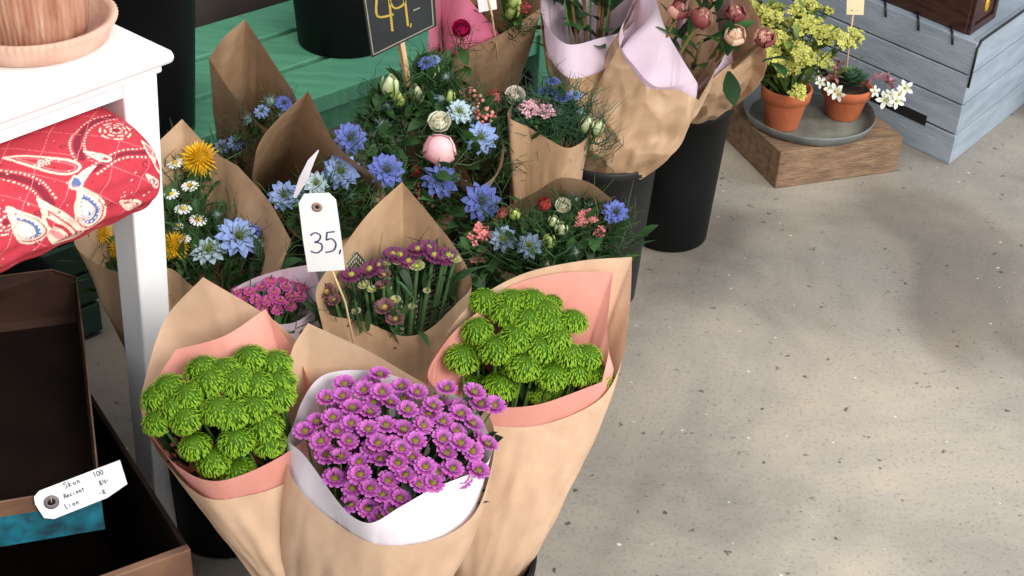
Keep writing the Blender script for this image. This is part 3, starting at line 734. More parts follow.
# bouquet right of centre
bk3 = bucket(V((.045, 2.215, .2)), h=.30, label='black bucket hidden behind the mixed bouquet with red tulip rose')
d1 = V((bk3.location.x, bk3.location.y, .2))
heads = [('pinkwhite',530,109,24,.01,.5),('pinkwhite',546,112,20,.01,.5),('berries',536,121,22,-.0),('deepblue',547,92,20,.01,.2),('deepblue',562,98,20,.01,.2),('blue',575,96,16,.01,.2),('bud',597,129,20,.0,.2),('bud',586,126,22,.0,.2),('seed',560,112,18),('seed',580,112,16),('deepblue',553,82,16,.02,.2)]
zf = zplane((555, 110), (45, 40), .485, .04, .005)
bouquet('wrapped_bouquet', 'smooth kraft cone of pale pink clusters and thistly blue flowers, before lilac tissue', 'bouquet', d1+V((0, .035, 0)),
  [('kraft_wrap', [(508,116,.505),(530,128,.48),(550,140,.468),(569,148,.46),(588,136,.46),(585,115,.455),(565,100,.46),(540,98,.475),(518,100,.49)], .045, 'kraft_dark', {'bulge': .003, 'wr': .002})],
  heads, zf, .3, .8, dict(NF, threads=460, leaves=70, length=.065, gc=(60, 94, 70)))
heads = [('red',545,205,26,.0,.4),('cream',563,206,22,.0,.5),('bud',561,229,22,.0,.4),('greenbud',549,242,22,.0,.4),('bud',553,222,18,.0,.4),('greyblue',503,239,28,.0,.7),('greyblue',530,246,28,.0,.7),('pink',480,235,26,.0,.5),('pink',477,252,28,-.01,.5),('pink',585,219,24,.0,.5),('pink',600,232,14,.0),('pinkbuds',591,244,16,-.01),('deepblue',615,213,28,.005,.25),('cream',546,263,18,-.01),('seed',575,200,18),('seed',590,205,14),('seed',575,252,16),('greenbud',515,215,18,.0,.2),('pinkrose',502,214,18,.0)]
zf = zplane((545, 230), (75, 45), .475, .04, .01)
bouquet('wrapped_bouquet', 'mixed bouquet with red rose, pink clusters and grey-blue flowers behind right green bouquet', 'bouquet', d1+V((.0, -.04, 0)),
  [('kraft_wrap', [(480,240,.43),(490,262,.42),(520,275,.42),(560,270,.42),(595,250,.435),(611,225,.47),(612,199,.515,1),(588,182,.545),(560,178,.545),(535,192,.49),(500,212,.44)], .045, 'kraft_dark', {'bulge': .0})],
  heads, zf, .35, .8, dict(NF, threads=900, leaves=240, leaf=(.05, .018)))
# magenta netting bouquet
bk4 = bucket(Z(482, 120, .2), h=.30, label='black bucket hidden below the magenta netting bouquet')
e1 = V((bk4.location.x, bk4.location.y, .2))
heads = [('magrose',461,30,30,.05,.6),('redbits',450,50,18,.0),('redbits',437,50,14,.0),('greenbud',512,12,26,.03,.1),('greenbud',515,4,20,.04,.1),('redbits',524,8,16,.03),('magrose',474,12,20,.03,.5)]
zf = zplane((480, 30), (45, 35), .5, .04, .0)
r_, _ = bouquet('wrapped_bouquet', 'kraft bouquet with magenta netting and a small white tag', 'bouquet', e1,
  [('kraft_wrap', [(441,52,.5),(450,55,.5),(497,36,.52),(541,8,.56,1),(536,-25,.6),(500,-50,.64),(462,-40,.61),(440,5,.55)], .05, 'kraft_dark', {'bulge': .004, 'wr': .002}),
   ('magenta_netting', [(427,52,.505,1),(450,58,.46),(475,50,.47),(494,27,.52,1),(475,6,.57),(452,-18,.61),(434,-10,.595),(430,20,.55)], .045, 'net', {'shrink': .007})],
  heads, zf, .3, .8, dict(threads=160, leaves=30, gc=(80, 84, 50), leaf=(.05, .016)))
# lilac tissue bouquets in the dark grey bucket
heads = []
def leafstems(root, base, tops, c=(120, 92, 56)):
    for (x, y, z) in tops:
        P = Z(x, y, z); mb = MB(); mid = base*.45+P*.55+V((0, 0, .01))
        mb.tube([base, mid, P], [.004, .0038, .003], 7, lc(*c)); o = build('leafy_stem', mb, 'leaf', root)
        lf = MB()
        for j in range(5):
            t = .55+.1*j; Q = base*(1-t)+P*t
            a = random.uniform(0, 2*PI); d = V((math.cos(a)*.8, math.sin(a)*.8, .55)).normalized()
            q = d.to_track_quat('X', 'Z').to_matrix().to_4x4(); g = random.uniform(.5, 1.1)
            lf.petal(random.uniform(.07, .1), .03, 0, .2, -.5, 0, 0, 6, .9, .25, tuple(v*g for v in lc(46, 84, 42)), tuple(v*g for v in lc(62, 104, 50)), mat=Matrix.Translation(Q) @ q, base=.15)
        build('leaf', lf, 'leaf', o)
mM = V((bkM.x-.025, bkM.y+.03, .27))
root, _ = bouquet('wrapped_bouquet', 'leafy bouquet in lilac tissue and kraft behind the pale pink cluster cone', 'bouquet', mM,
  [('kraft_wrap', [(541,28,.52),(546,52,.49),(570,78,.472),(605,69,.475),(632,48,.505),(645,0,.55),(620,-45,.6),(565,-50,.61),(543,-10,.565)], .04, 'kraft_crumpled', {'bulge': .008}),
   ('lilac_liner', [(538,-6,.562,1),(545,22,.533),(567,44,.515),(600,38,.517),(628,28,.528),(640,0,.55),(620,-40,.6),(570,-48,.61)], .035, 'lilac', {'shrink': .006})],
  [('peony', 560,-28,24,.04), ('peony', 590,-30,24,.04), ('peony', 612,-24,24,.04)], zplane((590, -10), (40, 40), .56, .03, 0), .3, .8, dict(threads=20, leaves=40, leaf=(.06, .022), gl=(44, 80, 40)))
leafstems(root, mM, [(571,-5,.57),(583,-15,.59),(600,-5,.57),(612,-12,.58),(606,-30,.61)])
mN = V((bkM.x+.012, bkM.y-.012, .285))
root, _ = bouquet('wrapped_bouquet', 'crumpled kraft bouquet with wide lilac tissue leaning over the tall black bucket', 'bouquet', mN,
  [('kraft_wrap', [(618,46,.53,1),(633,70,.502),(650,88,.485),(675,89,.478),(699,100,.46,1),(718,60,.51),(715,10,.57),(695,-30,.62),(660,-35,.62),(636,5,.57)], .07, 'kraft_crumpled', {'bulge': .018, 'wr': .008}),
   ('lilac_liner', [(619,42,.538),(636,68,.51),(655,86,.493),(680,86,.487),(698,84,.484,1),(680,55,.53),(664,25,.565),(652,-18,.62,1),(640,-15,.6),(628,10,.57)], .07, 'lilac', {'shrink': .006, 'bulge': .022, 'wr': .008})],
  [('peony',678,11,25,.0,.3),('peony',701,19,26,.0,.3)], zplane((690, 20), (40, 40), .6, .0, 0), .3, .8, dict(threads=0, leaves=8, leaf=(.07, .024), gl=(46, 86, 40)), stem_r=.003, stem_c=(120, 112, 60))
bN = V((bkN.x, bkN.y, .285))
root, _ = bouquet('wrapped_bouquet', 'open peony bud bouquet with thick stems in the tall black bucket', 'bouquet', bN,
  [('kraft_wrap', [(690,96,.45,1),(706,84,.465),(728,66,.49),(750,52,.51,1),(767,58,.505,1),(760,20,.555),(730,-20,.61),(690,-10,.6),(675,40,.53)], .07, 'kraft_crumpled', {'bulge': .025, 'wr': .008}),
   ('lilac_liner', [(692,88,.46),(708,76,.475),(722,62,.49),(735,30,.53),(732,-10,.585),(705,-20,.605),(685,0,.58),(682,50,.52)], .06, 'lilac', {'shrink': .008, 'bulge': .025, 'wr': .008})],
  [('peony',735,14,24,.0,.3),('peonycream',735,36,25,-.01,.4),('peony',765,38,25,-.01,.35),('peonycream',712,-8,24,.0,.3)], zplane((735, 20), (40, 40), .61, .02, 0), .3, .9, dict(threads=0, leaves=12, leaf=(.075, .026), gl=(46, 88, 42)), stem_r=.0045, stem_c=(146, 116, 76))
leafstems(root, bN, [(702,40,.57),(724,38,.57)], (120, 112, 60))

# ------------------------------------------------------------------ writing strokes
ST = {
'0': [[(.28,1),(.08,.75),(.06,.25),(.25,0),(.46,.25),(.48,.75),(.28,1)]],
'1': [[(.2,.85),(.3,1),(.28,0)]],
'3': [[(.04,.88),(.25,1),(.48,.86),(.42,.62),(.2,.54)],[(.2,.54),(.5,.44),(.52,.16),(.28,0),(.02,.1)]],
'4': [[(.14,1),(.08,.45),(.52,.48)],[(.46,.95),(.42,0)]],
'5': [[(.16,.98),(.12,.6)],[(.12,.6),(.36,.66),(.54,.4),(.42,.08),(.06,.0)],[(.16,.98),(.5,1)]],
'6': [[(.42,1),(.12,.6),(.08,.2),(.28,0),(.48,.2),(.4,.45),(.1,.35)]],
'7': [[(.05,1),(.5,1),(.2,0)]],
'8': [[(.28,.52),(.08,.78),(.28,1),(.48,.78),(.28,.52),(.06,.24),(.28,0),(.5,.24),(.28,.52)]],
'9': [[(.46,.9),(.24,1),(.06,.8),(.16,.56),(.42,.66),(.48,.95)],[(.48,.95),(.46,.0)]],
',': [[(.12,.1),(.06,-.12)]], '.': [[(.08,.05),(.12,.0)]], '-': [[(.02,.45),(.42,.6)]], ' ': [], '/': [[(.4,1),(.1,0)]],
'S': [[(.48,.88),(.25,1),(.08,.78),(.42,.4),(.3,.02),(.04,.12)]], 'k': [[(.1,1),(.08,0)],[(.4,.6),(.1,.3),(.42,0)]],
'o': [[(.25,.55),(.06,.3),(.24,0),(.42,.28),(.25,.55)]], 'n': [[(.08,.55),(.08,0)],[(.08,.4),(.3,.55),(.4,.0)]],
'A': [[(.02,0),(.28,1),(.5,0)],[(.12,.4),(.42,.4)]], 'c': [[(.4,.48),(.15,.5),(.08,.15),(.38,.05)]], 'i': [[(.15,.55),(.15,0)],[(.15,.8),(.17,.84)]],
'e': [[(.06,.3),(.4,.34),(.24,.56),(.06,.25),(.36,.03)]], 't': [[(.2,.9),(.2,0)],[(.02,.6),(.4,.6)]], 'B': [[(.08,0),(.08,1),(.42,.85),(.1,.55),(.48,.28),(.08,0)]],
'x': [[(.05,.55),(.4,0)],[(.4,.55),(.05,0)]], 'L': [[(.1,1),(.08,0),(.45,.04)]],
}
def writing(text, O, X, Yv, w, N, adv=.68):
    """ribbon letters: O origin, X / Yv vectors of one letter height along and up; N normal"""
    mb = MB(); x = 0
    for ch in text:
        for line in ST[ch]:
            pl = [O + X*(x+a) + Yv*b + N*.0007 for a, b in line]
            fine = []
            for i in range(len(pl)-1):
                p0, p1, p2, p3 = pl[max(0, i-1)], pl[i], pl[i+1], pl[min(len(pl)-1, i+2)]
                for j in range(4):
                    t = j/4
                    fine.append(.5*((2*p1)+(p2-p0)*t+(2*p0-5*p1+4*p2-p3)*t*t+(3*p1-p0-3*p2+p3)*t**3))
            fine.append(pl[-1]); rows = []
            for i, p in enumerate(fine):
                t = (fine[min(i+1, len(fine)-1)]-fine[max(i-1, 0)]).normalized(); sd = N.cross(t).normalized()*w*.5
                rows.append([p-sd, p+sd])
            mb.grid(rows)
        x += adv if ch not in ' ,.' else .4
    return mb
def plate(pts, N, th):
    mb = MB(); n = len(pts); a = [p for p in pts]; b = [p-N*th for p in pts]
    mb.add(a+b, [tuple(range(n)), tuple(range(2*n-1, n-1, -1))]+[(i, i+n, (i+1) % n+n, (i+1) % n) for i in range(n)]); return mb
def ring(c, N, r0, r1, th):
    mb = MB(); q = Matrix.Translation(c) @ N.to_track_quat('Z', 'Y').to_matrix().to_4x4()
    mb.lathe([(r0, .0004), (r0, th), (r1, th), (r1, .0004)], 24, mat=q); return mb
# price tag 35 on a stick
Yt = Z(358, 335, .455).y
T = lambda x, y: YD(x, y, Yt)
tg = thing('price_tag', Z(358, 335, .455), 'white card tag reading 35 on a thin stick in the plum bouquet', 'price tag')
pts = [T(304,194), T(298.6,203), T(303,240), T(308,272), T(345,270), T(341,236), T(336,200), T(329,193)]
N = V((0, -1, 0)); N = N if N.dot(CAM-pts[0]) > 0 else -N
build('card', plate(pts[::-1] if False else pts, N, .0008), 'tag', tg, smooth=False)
c = T(317, 207); px = depth(c)/F
build('eyelet', ring(c, N, 2*px, 5.4*px, .0008), 'eyelet', tg)
build('eyelet_hole', plate([c+(RT*math.cos(a)+V((0, 0, 1))*math.sin(a))*2.4*px+N*.0006 for a in [k*PI/8 for k in range(16)]], N, .0003), 'dark', tg)
X = (T(345,270)-T(308,272)); X = X.normalized(); U = (T(304,194)-T(308,272)).normalized(); 
build('writing', writing('35,', T(310.5,253), X*23*px, U*24*px, 1.5*px, N, .62), 'ink', tg)
mb = MB(); mb.tube([T(328,262)+V((0, .0022, 0)), T(345,303)+V((0, .002, 0)), T(358,337)+V((0, .002, -.05))], .0015, 8); build('stick', mb, 'stick', tg)
# chalkboard sign
Ys = Z(410, 112, .47).y
T = lambda x, y, d=0: YD(x, y, Ys-d)
sg = thing('price_sign', Z(410, 112, .47), 'small black chalkboard price sign reading 49 on a wooden stake', 'price sign')
pts = [T(360,-20), T(371.5,58), T(436.5,26), T(432,-45)]
build('board', plate(pts, V((0, -1, 0)), .006), 'slate', sg, smooth=False)
px = depth(pts[0])/F; mb = MB(); N = V((0, -1, 0))
inn = [T(363,-16), T(373.5,54.5), T(433.5,25), T(429,-40)]
for i in range(4):
    a, b = inn[i], inn[(i+1) % 4]; sd = N.cross((b-a).normalized())*.6*px
    mb.grid([[a-sd+N*.0008, a+sd+N*.0008], [b-sd+N*.0008, b+sd+N*.0008]])
build('chalk_border', mb, 'chalk_white', sg)
U = (T(392,-5)-T(397,29)).normalized(); X = (T(436,26)-T(371,58)).normalized()*.9
X2 = V((1, 0, .12)).normalized()
mb = writing('4', T(377,32), X2*38*px, U*38*px, 2.4*px, N); m2 = writing('9', T(392,27), X2*36*px, U*36*px, 2.2*px, N)
mb.add(m2.v, m2.f); m3_ = writing(',', T(409,25), X2*22*px, U*22*px, 1.4*px, N); mb.add(m3_.v, m3_.f)
build('price_figures', mb, 'chalk_yellow', sg)
build('chalk_dash', writing('-', T(414,18), X2*18*px, U*18*px, 1.4*px, N), 'chalk_white', sg)
mb = MB(); mb.tube([T(399,36)+V((0, .009, 0)), T(403,60)+V((0, .009, 0)), T(411,112)+V((0, .009, 0)), T(415,140)+V((0, .009, 0))], .0085*.75, 4); build('stake', mb, 'stick', sg, smooth=False)
# white tag at the top, in the netting bouquet
Yw = Z(497, 33, .52).y
T = lambda x, y: YD(x, y, Yw)
tg = thing('price_tag', Z(497, 33, .52), 'white card tag on thin stick in the magenta netting bouquet', 'price tag')
build('card', plate([T(475,-20), T(479,12.5), T(497,9), T(494,-22)], V((0, -1, 0)), .0008), 'tag', tg, smooth=False)
mb = MB(); mb.tube([T(488,-5)+V((0, -.002, 0)), T(492,15)+V((0, -.002, 0)), T(499,38)+V((0, 0, -.04))], .0018, 8); build('stick', mb, 'stick', tg)

# ------------------------------------------------------------------ white table
TC = YD(176, 50, 1.70); TZ = TC.z
td = V((-.63, -.776, 0)).normalized()          # along the front edge, to the left
tn = V((.776, -.63, 0)).normalized()           # outwards from the front
FT = frame((TC.x, TC.y, 0), -td)               # x: towards the right corner, y: into the table (away), origin at the corner
FT = Matrix((-td, -tn, V((0, 0, 1)))).transposed().to_4x4(); FT.translation = V((TC.x, TC.y, 0))
tb = thing('side_table', (TC.x+td.x*.3-tn.x*.2, TC.y+td.y*.3-tn.y*.2, 0), 'white painted wooden table with square legs at left', 'table')
mb = MB(); mb.box((-1.0, 0, TZ-.018), (0, .66, TZ), mat=FT); build('tabletop', mb, 'white_paint', tb, bevel=.008)
mb = MB(); mb.box((-.99, .012, TZ-.03), (-.014, .648, TZ-.018), mat=FT); build('moulding', mb, 'white_paint', tb, bevel=.003)
mb = MB(); mb.box((-.96, .022, TZ-.05), (-.05, .036, TZ-.03), mat=FT); mb.box((-.96, .62, TZ-.05), (-.05, .634, TZ-.03), mat=FT)
mb.box((-.036, .05, TZ-.05), (-.024, .62, TZ-.03), mat=FT); build('apron', mb, 'white_paint', tb, smooth=False)
def leg(x, y, sx, sy):
    mb = MB(); a = .052; w = .042; z1 = TZ-.03
    lo = [(x, y), (x-sx*a, y), (x-sx*a, y-sy*a), (x, y-sy*a)]
    b = [(x-sx*.022, y-sy*.02), (x-sx*(.022+w), y-sy*.02), (x-sx*(.022+w), y-sy*(.02+w)), (x-sx*.022, y-sy*(.02+w))]
    vs = [FT @ V((p[0], p[1], 0)) for p in b]+[FT @ V((p[0], p[1], z1)) for p in lo]
    mb.add(vs, [(3, 2, 1, 0), (4, 5, 6, 7)]+[(i, (i+1) % 4, (i+1) % 4+4, i+4) for i in range(4)])
    build('leg', mb, 'white_paint', tb, smooth=False, bevel=.003)
leg(-.018, .018, 1, -1); leg(-.018, .642, 1, 1); leg(-.982, .018, -1, -1); leg(-.982, .642, -1, 1)
QT = TZ-.053; QB = QT-.125
mb = MB(); mb.box((-.96, .05, QB-.02), (-.045, .61, QB-.004), mat=FT); build('shelf', mb, 'white_paint', tb, smooth=False)

# ------------------------------------------------------------------ paisley quilt on the shelf
def quilt():
    nu = 430
    L = .46; x1 = -.062          # right end just past the leg face
    # cross-section (y outwards-negative, z): closed rounded slab
    prof = []
    hz = (QT-QB)/2; zc = (QT+QB)/2
    AN = [PI/2-PI*k/300 for k in range(300)]+[-PI/2-PI*k/60 for k in range(60)]
    for a in AN:
        ca, sa = math.cos(a), math.sin(a)
        e = 2/2.25
        y = math.copysign(abs(ca)**e, ca); z = math.copysign(abs(sa)**e, sa)
        prof.append((y, z))
    vv = [0]
    for (y0, z0), (y1, z1) in zip(prof[:-1], prof[1:]): vv.append(vv[-1]+math.hypot((y1-y0)*.12, (z1-z0)*hz))
    k0 = next(k for k in range(300) if prof[k][0] > .3); k1 = next(k for k in range(150, 300) if prof[k][1] < -.5)
    vv = [(x-vv[k0])/(vv[k1]-vv[k0])*15 for x in vv]
    rows = []; UVp = []
    for i in range(nu+1):
        t = i/nu; x = x1-L*t
        d = L*t; en = min(1, d/.06); sc_ = math.sqrt(max(0, 1-(1-en)**2))
        sc_ = .02+.98*sc_
        row = []; uvr = []
        s_ = 0
        for k, (y, z) in enumerate(prof):
            vk = vv[k]; yy = y*.12*( .35+.65*sc_); zz = z*hz*sc_
            qn = .0025*math.cos((x*60+z*9))*math.cos((x*60-z*9))
            # front bulge below, tucked at the top
            yo = .05 - yy*1.0
            if y > 0: yo -= .018*(1-z)*sc_*.5
            row.append(FT @ V((x, yo - qn*(1 if y > 0 else -1), zc+zz-qn*.3)))
            uvr.append((d, vk, y))
        rows.append(row); UVp += uvr
    mb = MB(); mb.grid(rows, (1, 1, 1), True)
    n = len(prof); mb.f.append(tuple(range(n))); mb.f.append(tuple(nu*n+k for k in range(n))[::-1])
    # colour: pattern given in centimetres, s leftwards from the right end, v down from the top seam
    U = np.array([(d*70, z) for d, z, y in UVp])
    back = np.array([y < 0 for d, z, y in UVp])
    s = U[:, 0]; v = U[:, 1]; s = np.where(back, s+9, s); v = np.where(back, v-14, v)
    red = np.array(lc(180, 56, 68)); dred = np.array(lc(128, 40, 54)); cream = np.array(lc(226, 196, 178)); blue = np.array(lc(92, 108, 152)); pale = np.array(lc(206, 210, 228)); pinkc = np.array(lc(226, 130, 134))
    col_ = np.tile(red, (len(s), 1))
    def dist(poly):
        D = np.full(len(s), 1e9)
        for (x0, y0), (x1_, y1_) in zip(poly[:-1], poly[1:]):
            dx, dy = x1_-x0, y1_-y0; L2 = dx*dx+dy*dy+1e-9
            t = np.clip(((s-x0)*dx+(v-y0)*dy)/L2, 0, 1)
            D = np.minimum(D, np.hypot(s-x0-t*dx, v-y0-t*dy))
        return D
    def inpoly(poly):
        r = np.zeros(len(s), bool); k = len(poly)
        for i in range(k):
            (x0, y0), (x2, y2) = poly[i], poly[i-1]
            cnd = (y0 > v) != (y2 > v)
            r ^= cnd & (s < (x2-x0)*(v-y0)/(y2-y0+1e-12)+x0)
        return r
    def paint(mask, c): col_[mask] = c
    def tear(cx, cy, ln, wd, ang, curl=.35):
        P = []
        for k in range(41):
            a = 2*PI*k/40; r = math.sin(a/2)
            x = -math.cos(a)*ln/2; y = wd/2*math.sin(a)*(math.sin(a/2)**1.1)
            y += curl*wd*((-x/ln+.5)**2)
            P.append((cx+x*math.cos(ang)-y*math.sin(ang), cy+x*math.sin(ang)+y*math.cos(ang)))
        return P
    def arc(cx, cy, r, a0, a1, n=26): return [(cx+r*math.cos(a0+(a1-a0)*k/n), cy+r*math.sin(a0+(a1-a0)*k/n)) for k in range(n+1)]
    def dots(poly, w, step, c, r):
        pl = []; acc = 0
        for (x0, y0), (x2, y2) in zip(poly[:-1], poly[1:]):
            l = math.hypot(x2-x0, y2-y0); k = 0
            while acc+k*step < l:
                f = (acc+k*step)/l; pl.append((x0+(x2-x0)*f, y0+(y2-y0)*f)); k += 1
            acc = acc+k*step-l
        for x, y in pl: paint(np.hypot(s-x, v-y) < r, c)
    def band(poly, w, c):
        D = dist(poly); paint(D < w, c)
        off = [((x0), (y0)) for x0, y0 in poly]
        for sg_ in (-1, 1):
            q = []
            for i, (x0, y0) in enumerate(poly):
                a, b = poly[max(0, i-1)], poly[min(len(poly)-1, i+1)]; dx, dy = b[0]-a[0], b[1]-a[1]; l = math.hypot(dx, dy)+1e-9
                q.append((x0-dy/l*(w+.28)*sg_, y0+dx/l*(w+.28)*sg_))
            dots(q, w, .42, cream, .12)
    def motif(P, fill, edge=.13, inner=None):
        ins = inpoly(P); D = dist(P)
        if fill is not None: paint(ins, fill)
        paint(D < edge, cream)
        if inner is not None: paint(ins & (D > .45) & (D < .6), inner)
        return ins, D
    def curve(pts):
        o = []; n = len(pts)
        for i in range(n-1):
            p = [np.array(pts[max(0, i-1)]), np.array(pts[i]), np.array(pts[i+1]), np.array(pts[min(n-1, i+2)])]
            for k in range(8):
                t = k/8; q = .5*(2*p[1]+(p[2]-p[0])*t+(2*p[0]-5*p[1]+4*p[2]-p[3])*t*t+(3*p[1]-p[0]-3*p[2]+p[3])*t**3); o.append((q[0], q[1]))
        return o+[tuple(pts[-1])]
    band(curve([(8.2, 5.6), (7.6, 3.6), (6.2, 1.9), (4.0, 1.1), (2.4, .9)]), .3, dred)
    band(curve([(8.0, 7.6), (6.2, 7.0), (4.4, 7.2), (2.6, 7.9)]), .28, dred)
    band(curve([(17, 2.2), (14.8, 3.8), (13.2, 6.2), (12.8, 9.2)]), .34, dred)
    band(arc(23, 9, 5, -2.4, -.4), .34, dred)
    for (x, y, l, w, a, cu) in [(11.6, 4.4, 7.0, 2.5, 2.45, .5), (1.9, 9.2, 5.8, 1.9, 1.9, .4), (19, 5, 6, 2.4, 2.3, .5), (26, 5, 7, 2.6, 2.4, .4), (8.9, 7.6, 2.6, .9, .5, .2), (6.9, 6.0, 2.6, .9, 2.2, .2), (6.0, 13.4, 2.6, 1.5, 2.8, .8), (3.1, 11.6, 2.8, .8, 2.1, .2)]:
        P = tear(x, y, l, w, a, cu); ins, D = motif(P, red, .15)
        paint(ins & (D > .33) & (D < .44), pinkc)
        for k in range(14):
            q = (x+G.uniform(-l*.3, l*.3), y+G.uniform(-w*.3, w*.3)); paint(ins & (np.abs(np.hypot(s-q[0], v-q[1])-.18) < .07), cream)
    P = tear(13.2, 12.4, 7.4, 3.6, 2.2, .6); motif(P, cream, .16, red); P = tear(13.2, 12.6, 5.0, 2.2, 2.2, .5); motif(P, red, .1, cream); P = tear(13.3, 12.7, 3.0, 1.1, 2.2, .3); motif(P, pinkc, .1, dred)
    for (x, y, l, w, a) in [(9.9, 11.2, 4.6, 2.9, 1.75), (15.6, 10.4, 4.0, 2.4, 2.0), (22.5, 11.0, 5, 3.0, 1.6)]:
        P = tear(x, y, l+1.0, w+1.0, a, .1); motif(P, red, .13)
        P = tear(x, y, l, w, a, .1); ins, D = motif(P, blue, .17)
        dots([(p[0]*.82+x*.18, p[1]*.82+y*.18) for p in P], 0, .45, pale, .12)
        P2 = tear(x+.1, y+.2, l*.55, w*.5, a, .1); motif(P2, pale, .12, blue)
    for (x, y) in [(3.7, 3.7), (17, 9), (25, 11)]:
        for r in (.5, .95, 1.4): paint((np.abs(np.hypot(s-x, v-y)-r) < .1) & (np.sin(np.arctan2(v-y, s-x)*7+r*4) > -.4), cream)
        paint(np.hypot(s-x, v-y) < .3, dred)
    P = tear(10.0, 7.9, 1.4, 1.6, 1.5, .1); motif(P, blue, .12)
    for k in range(260):
        x, y = G.uniform(0, 45), G.uniform(.4, 14.6); paint((np.hypot(s-x, v-y) < G.uniform(.05, .11)), cream if G.random() < .55 else dred)
    for k in range(22):
        x, y, r = G.uniform(0, 45), G.uniform(.6, 14.4), G.uniform(.18, .34); paint((np.abs(np.hypot(s-x, v-y)-r) < .06), dred)
    for k in range(-12, 30):    # quilting thread
        for sg_ in (1, -1): paint(np.abs(((s+sg_*v*.8) - k*4.2*1.0)) < .035, pinkc)
    mb.c = [tuple(c) for c in col_]
    o = build('folded_quilt', mb, 'cloth')
    tag(o, 'folded red paisley quilt tucked under the white tabletop', 'quilt')
quilt()

# ------------------------------------------------------------------ pot and saucer on the table
sc_c = Z(34, 38, TZ)
mb = MB(); rip = lambda a, i: (.012*math.cos(a*70) if i in (4, 5, 6) else 0)
mb.lathe([(.001, 0), (.088, 0), (.093, .003), (.098, .018), (.1035, .026), (.105, .031), (.102, .0335), (.094, .031), (.09, .012), (.001, .01)], 280, rip=rip)
o = link('pot_saucer', mb.mesh('pot_saucer', M['saucer']), None, Matrix.Translation(V((sc_c.x, sc_c.y, TZ)))); tag(o, 'round terracotta saucer with beaded rim on the white table', 'saucer')
pt = thing('terracotta_pot', (sc_c.x, sc_c.y, TZ+.0105), 'whitewashed ribbed terracotta pot in saucer on the white table', 'flower pot')
mb = MB(); rip = lambda a, i: (.014*math.cos(a*64)+.005*math.sin(a*23) if 2 <= i <= 5 else 0)
mb.lathe([(.001, 0), (.064, 0), (.0665, .003), (.071, .04), (.075, .08), (.079, .12), (.087, .122), (.089, .15), (.083, .15), (.078, .12), (.07, .11), (.001, .11)], 256, rip=rip)
build('pot_body', mb, 'old_terra', pt, world=WM[pt.name]); mb = MB(); mb.lathe([(.001, .122), (.06, .12), (.0775, .115)], 40); build('soil', mb, 'soil', pt, world=WM[pt.name])

# ------------------------------------------------------------------ brown trays
lo = Z(191, 549, .30)
bd = V((-.56, .828, 0)).normalized()      # right side, away
bf = V((-.828, -.56, 0)).normalized()     # front, to the left
FL = Matrix((-bf, bd, V((0, 0, 1)))).transposed().to_4x4(); FL.translation = V((lo.x, lo.y, 0))
ZL = .30
lb = thing('wooden_box', FL @ V((-.28, .22, 0)), 'large dark brown open box on the floor beneath the rusty tray', 'box')
def panel(name, lo_, hi_, mat, parent, fr, bevel=.002):
    mb = MB(); mb.box(lo_, hi_, mat=fr); return build(name, mb, mat, parent, smooth=False, bevel=bevel)
Wd, Ln = .62, .46
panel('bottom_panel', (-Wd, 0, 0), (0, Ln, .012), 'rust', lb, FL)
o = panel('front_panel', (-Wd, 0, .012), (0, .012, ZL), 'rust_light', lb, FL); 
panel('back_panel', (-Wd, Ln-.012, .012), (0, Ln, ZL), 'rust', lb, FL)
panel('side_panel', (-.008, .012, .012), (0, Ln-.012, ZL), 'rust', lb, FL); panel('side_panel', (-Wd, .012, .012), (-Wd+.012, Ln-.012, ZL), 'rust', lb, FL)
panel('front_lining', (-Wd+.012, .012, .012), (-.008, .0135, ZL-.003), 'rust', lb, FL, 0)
# the tray lies across the box
tz = ZL+.0005
a = Z(105, 527, tz); 
tdx = V((-.33, .944, 0)).normalized(); tfx = V((-.944, -.33, 0)).normalized()
FY = Matrix((-tfx, tdx, V((0, 0, 1)))).transposed().to_4x4(); FY.translation = V((a.x, a.y, tz))
tr = thing('metal_tray', FY @ V((-.2, .2, 0)), 'rusty brown metal tray with worn turquoise front, lying on the large box', 'tray')
TH = .07; TL = .50; TW = .42
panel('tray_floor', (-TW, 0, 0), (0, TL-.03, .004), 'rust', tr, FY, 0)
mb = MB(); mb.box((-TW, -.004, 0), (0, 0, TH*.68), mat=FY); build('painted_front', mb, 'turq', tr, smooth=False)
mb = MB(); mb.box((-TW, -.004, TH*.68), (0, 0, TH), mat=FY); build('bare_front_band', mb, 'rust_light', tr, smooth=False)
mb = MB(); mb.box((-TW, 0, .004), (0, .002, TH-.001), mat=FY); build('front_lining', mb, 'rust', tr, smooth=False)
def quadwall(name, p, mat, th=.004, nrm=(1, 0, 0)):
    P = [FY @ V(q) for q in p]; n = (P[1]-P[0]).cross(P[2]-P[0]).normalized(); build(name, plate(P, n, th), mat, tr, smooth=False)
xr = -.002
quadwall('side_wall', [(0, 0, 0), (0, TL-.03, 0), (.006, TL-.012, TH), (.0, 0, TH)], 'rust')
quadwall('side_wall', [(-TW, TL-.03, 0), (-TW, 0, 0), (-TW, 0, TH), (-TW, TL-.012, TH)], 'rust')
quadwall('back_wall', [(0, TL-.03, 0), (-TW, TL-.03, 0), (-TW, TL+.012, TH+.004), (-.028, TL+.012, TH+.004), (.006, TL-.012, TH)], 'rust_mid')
mb = MB(); R_ = [FY @ V(q) for q in ((.0, -.003, TH+.0005), (.0035, TL*.5, TH+.001), (.006, TL-.012, TH+.001), (-.028, TL+.012, TH+.005), (-TW, TL+.012, TH+.005))]
mb.tube(R_, .0014, 5); mb.tube([FY @ V((0, -.002, TH)), FY @ V((-TW, -.002, TH))], .0016, 5); build('rolled_rim', mb, 'rust_light', tr)
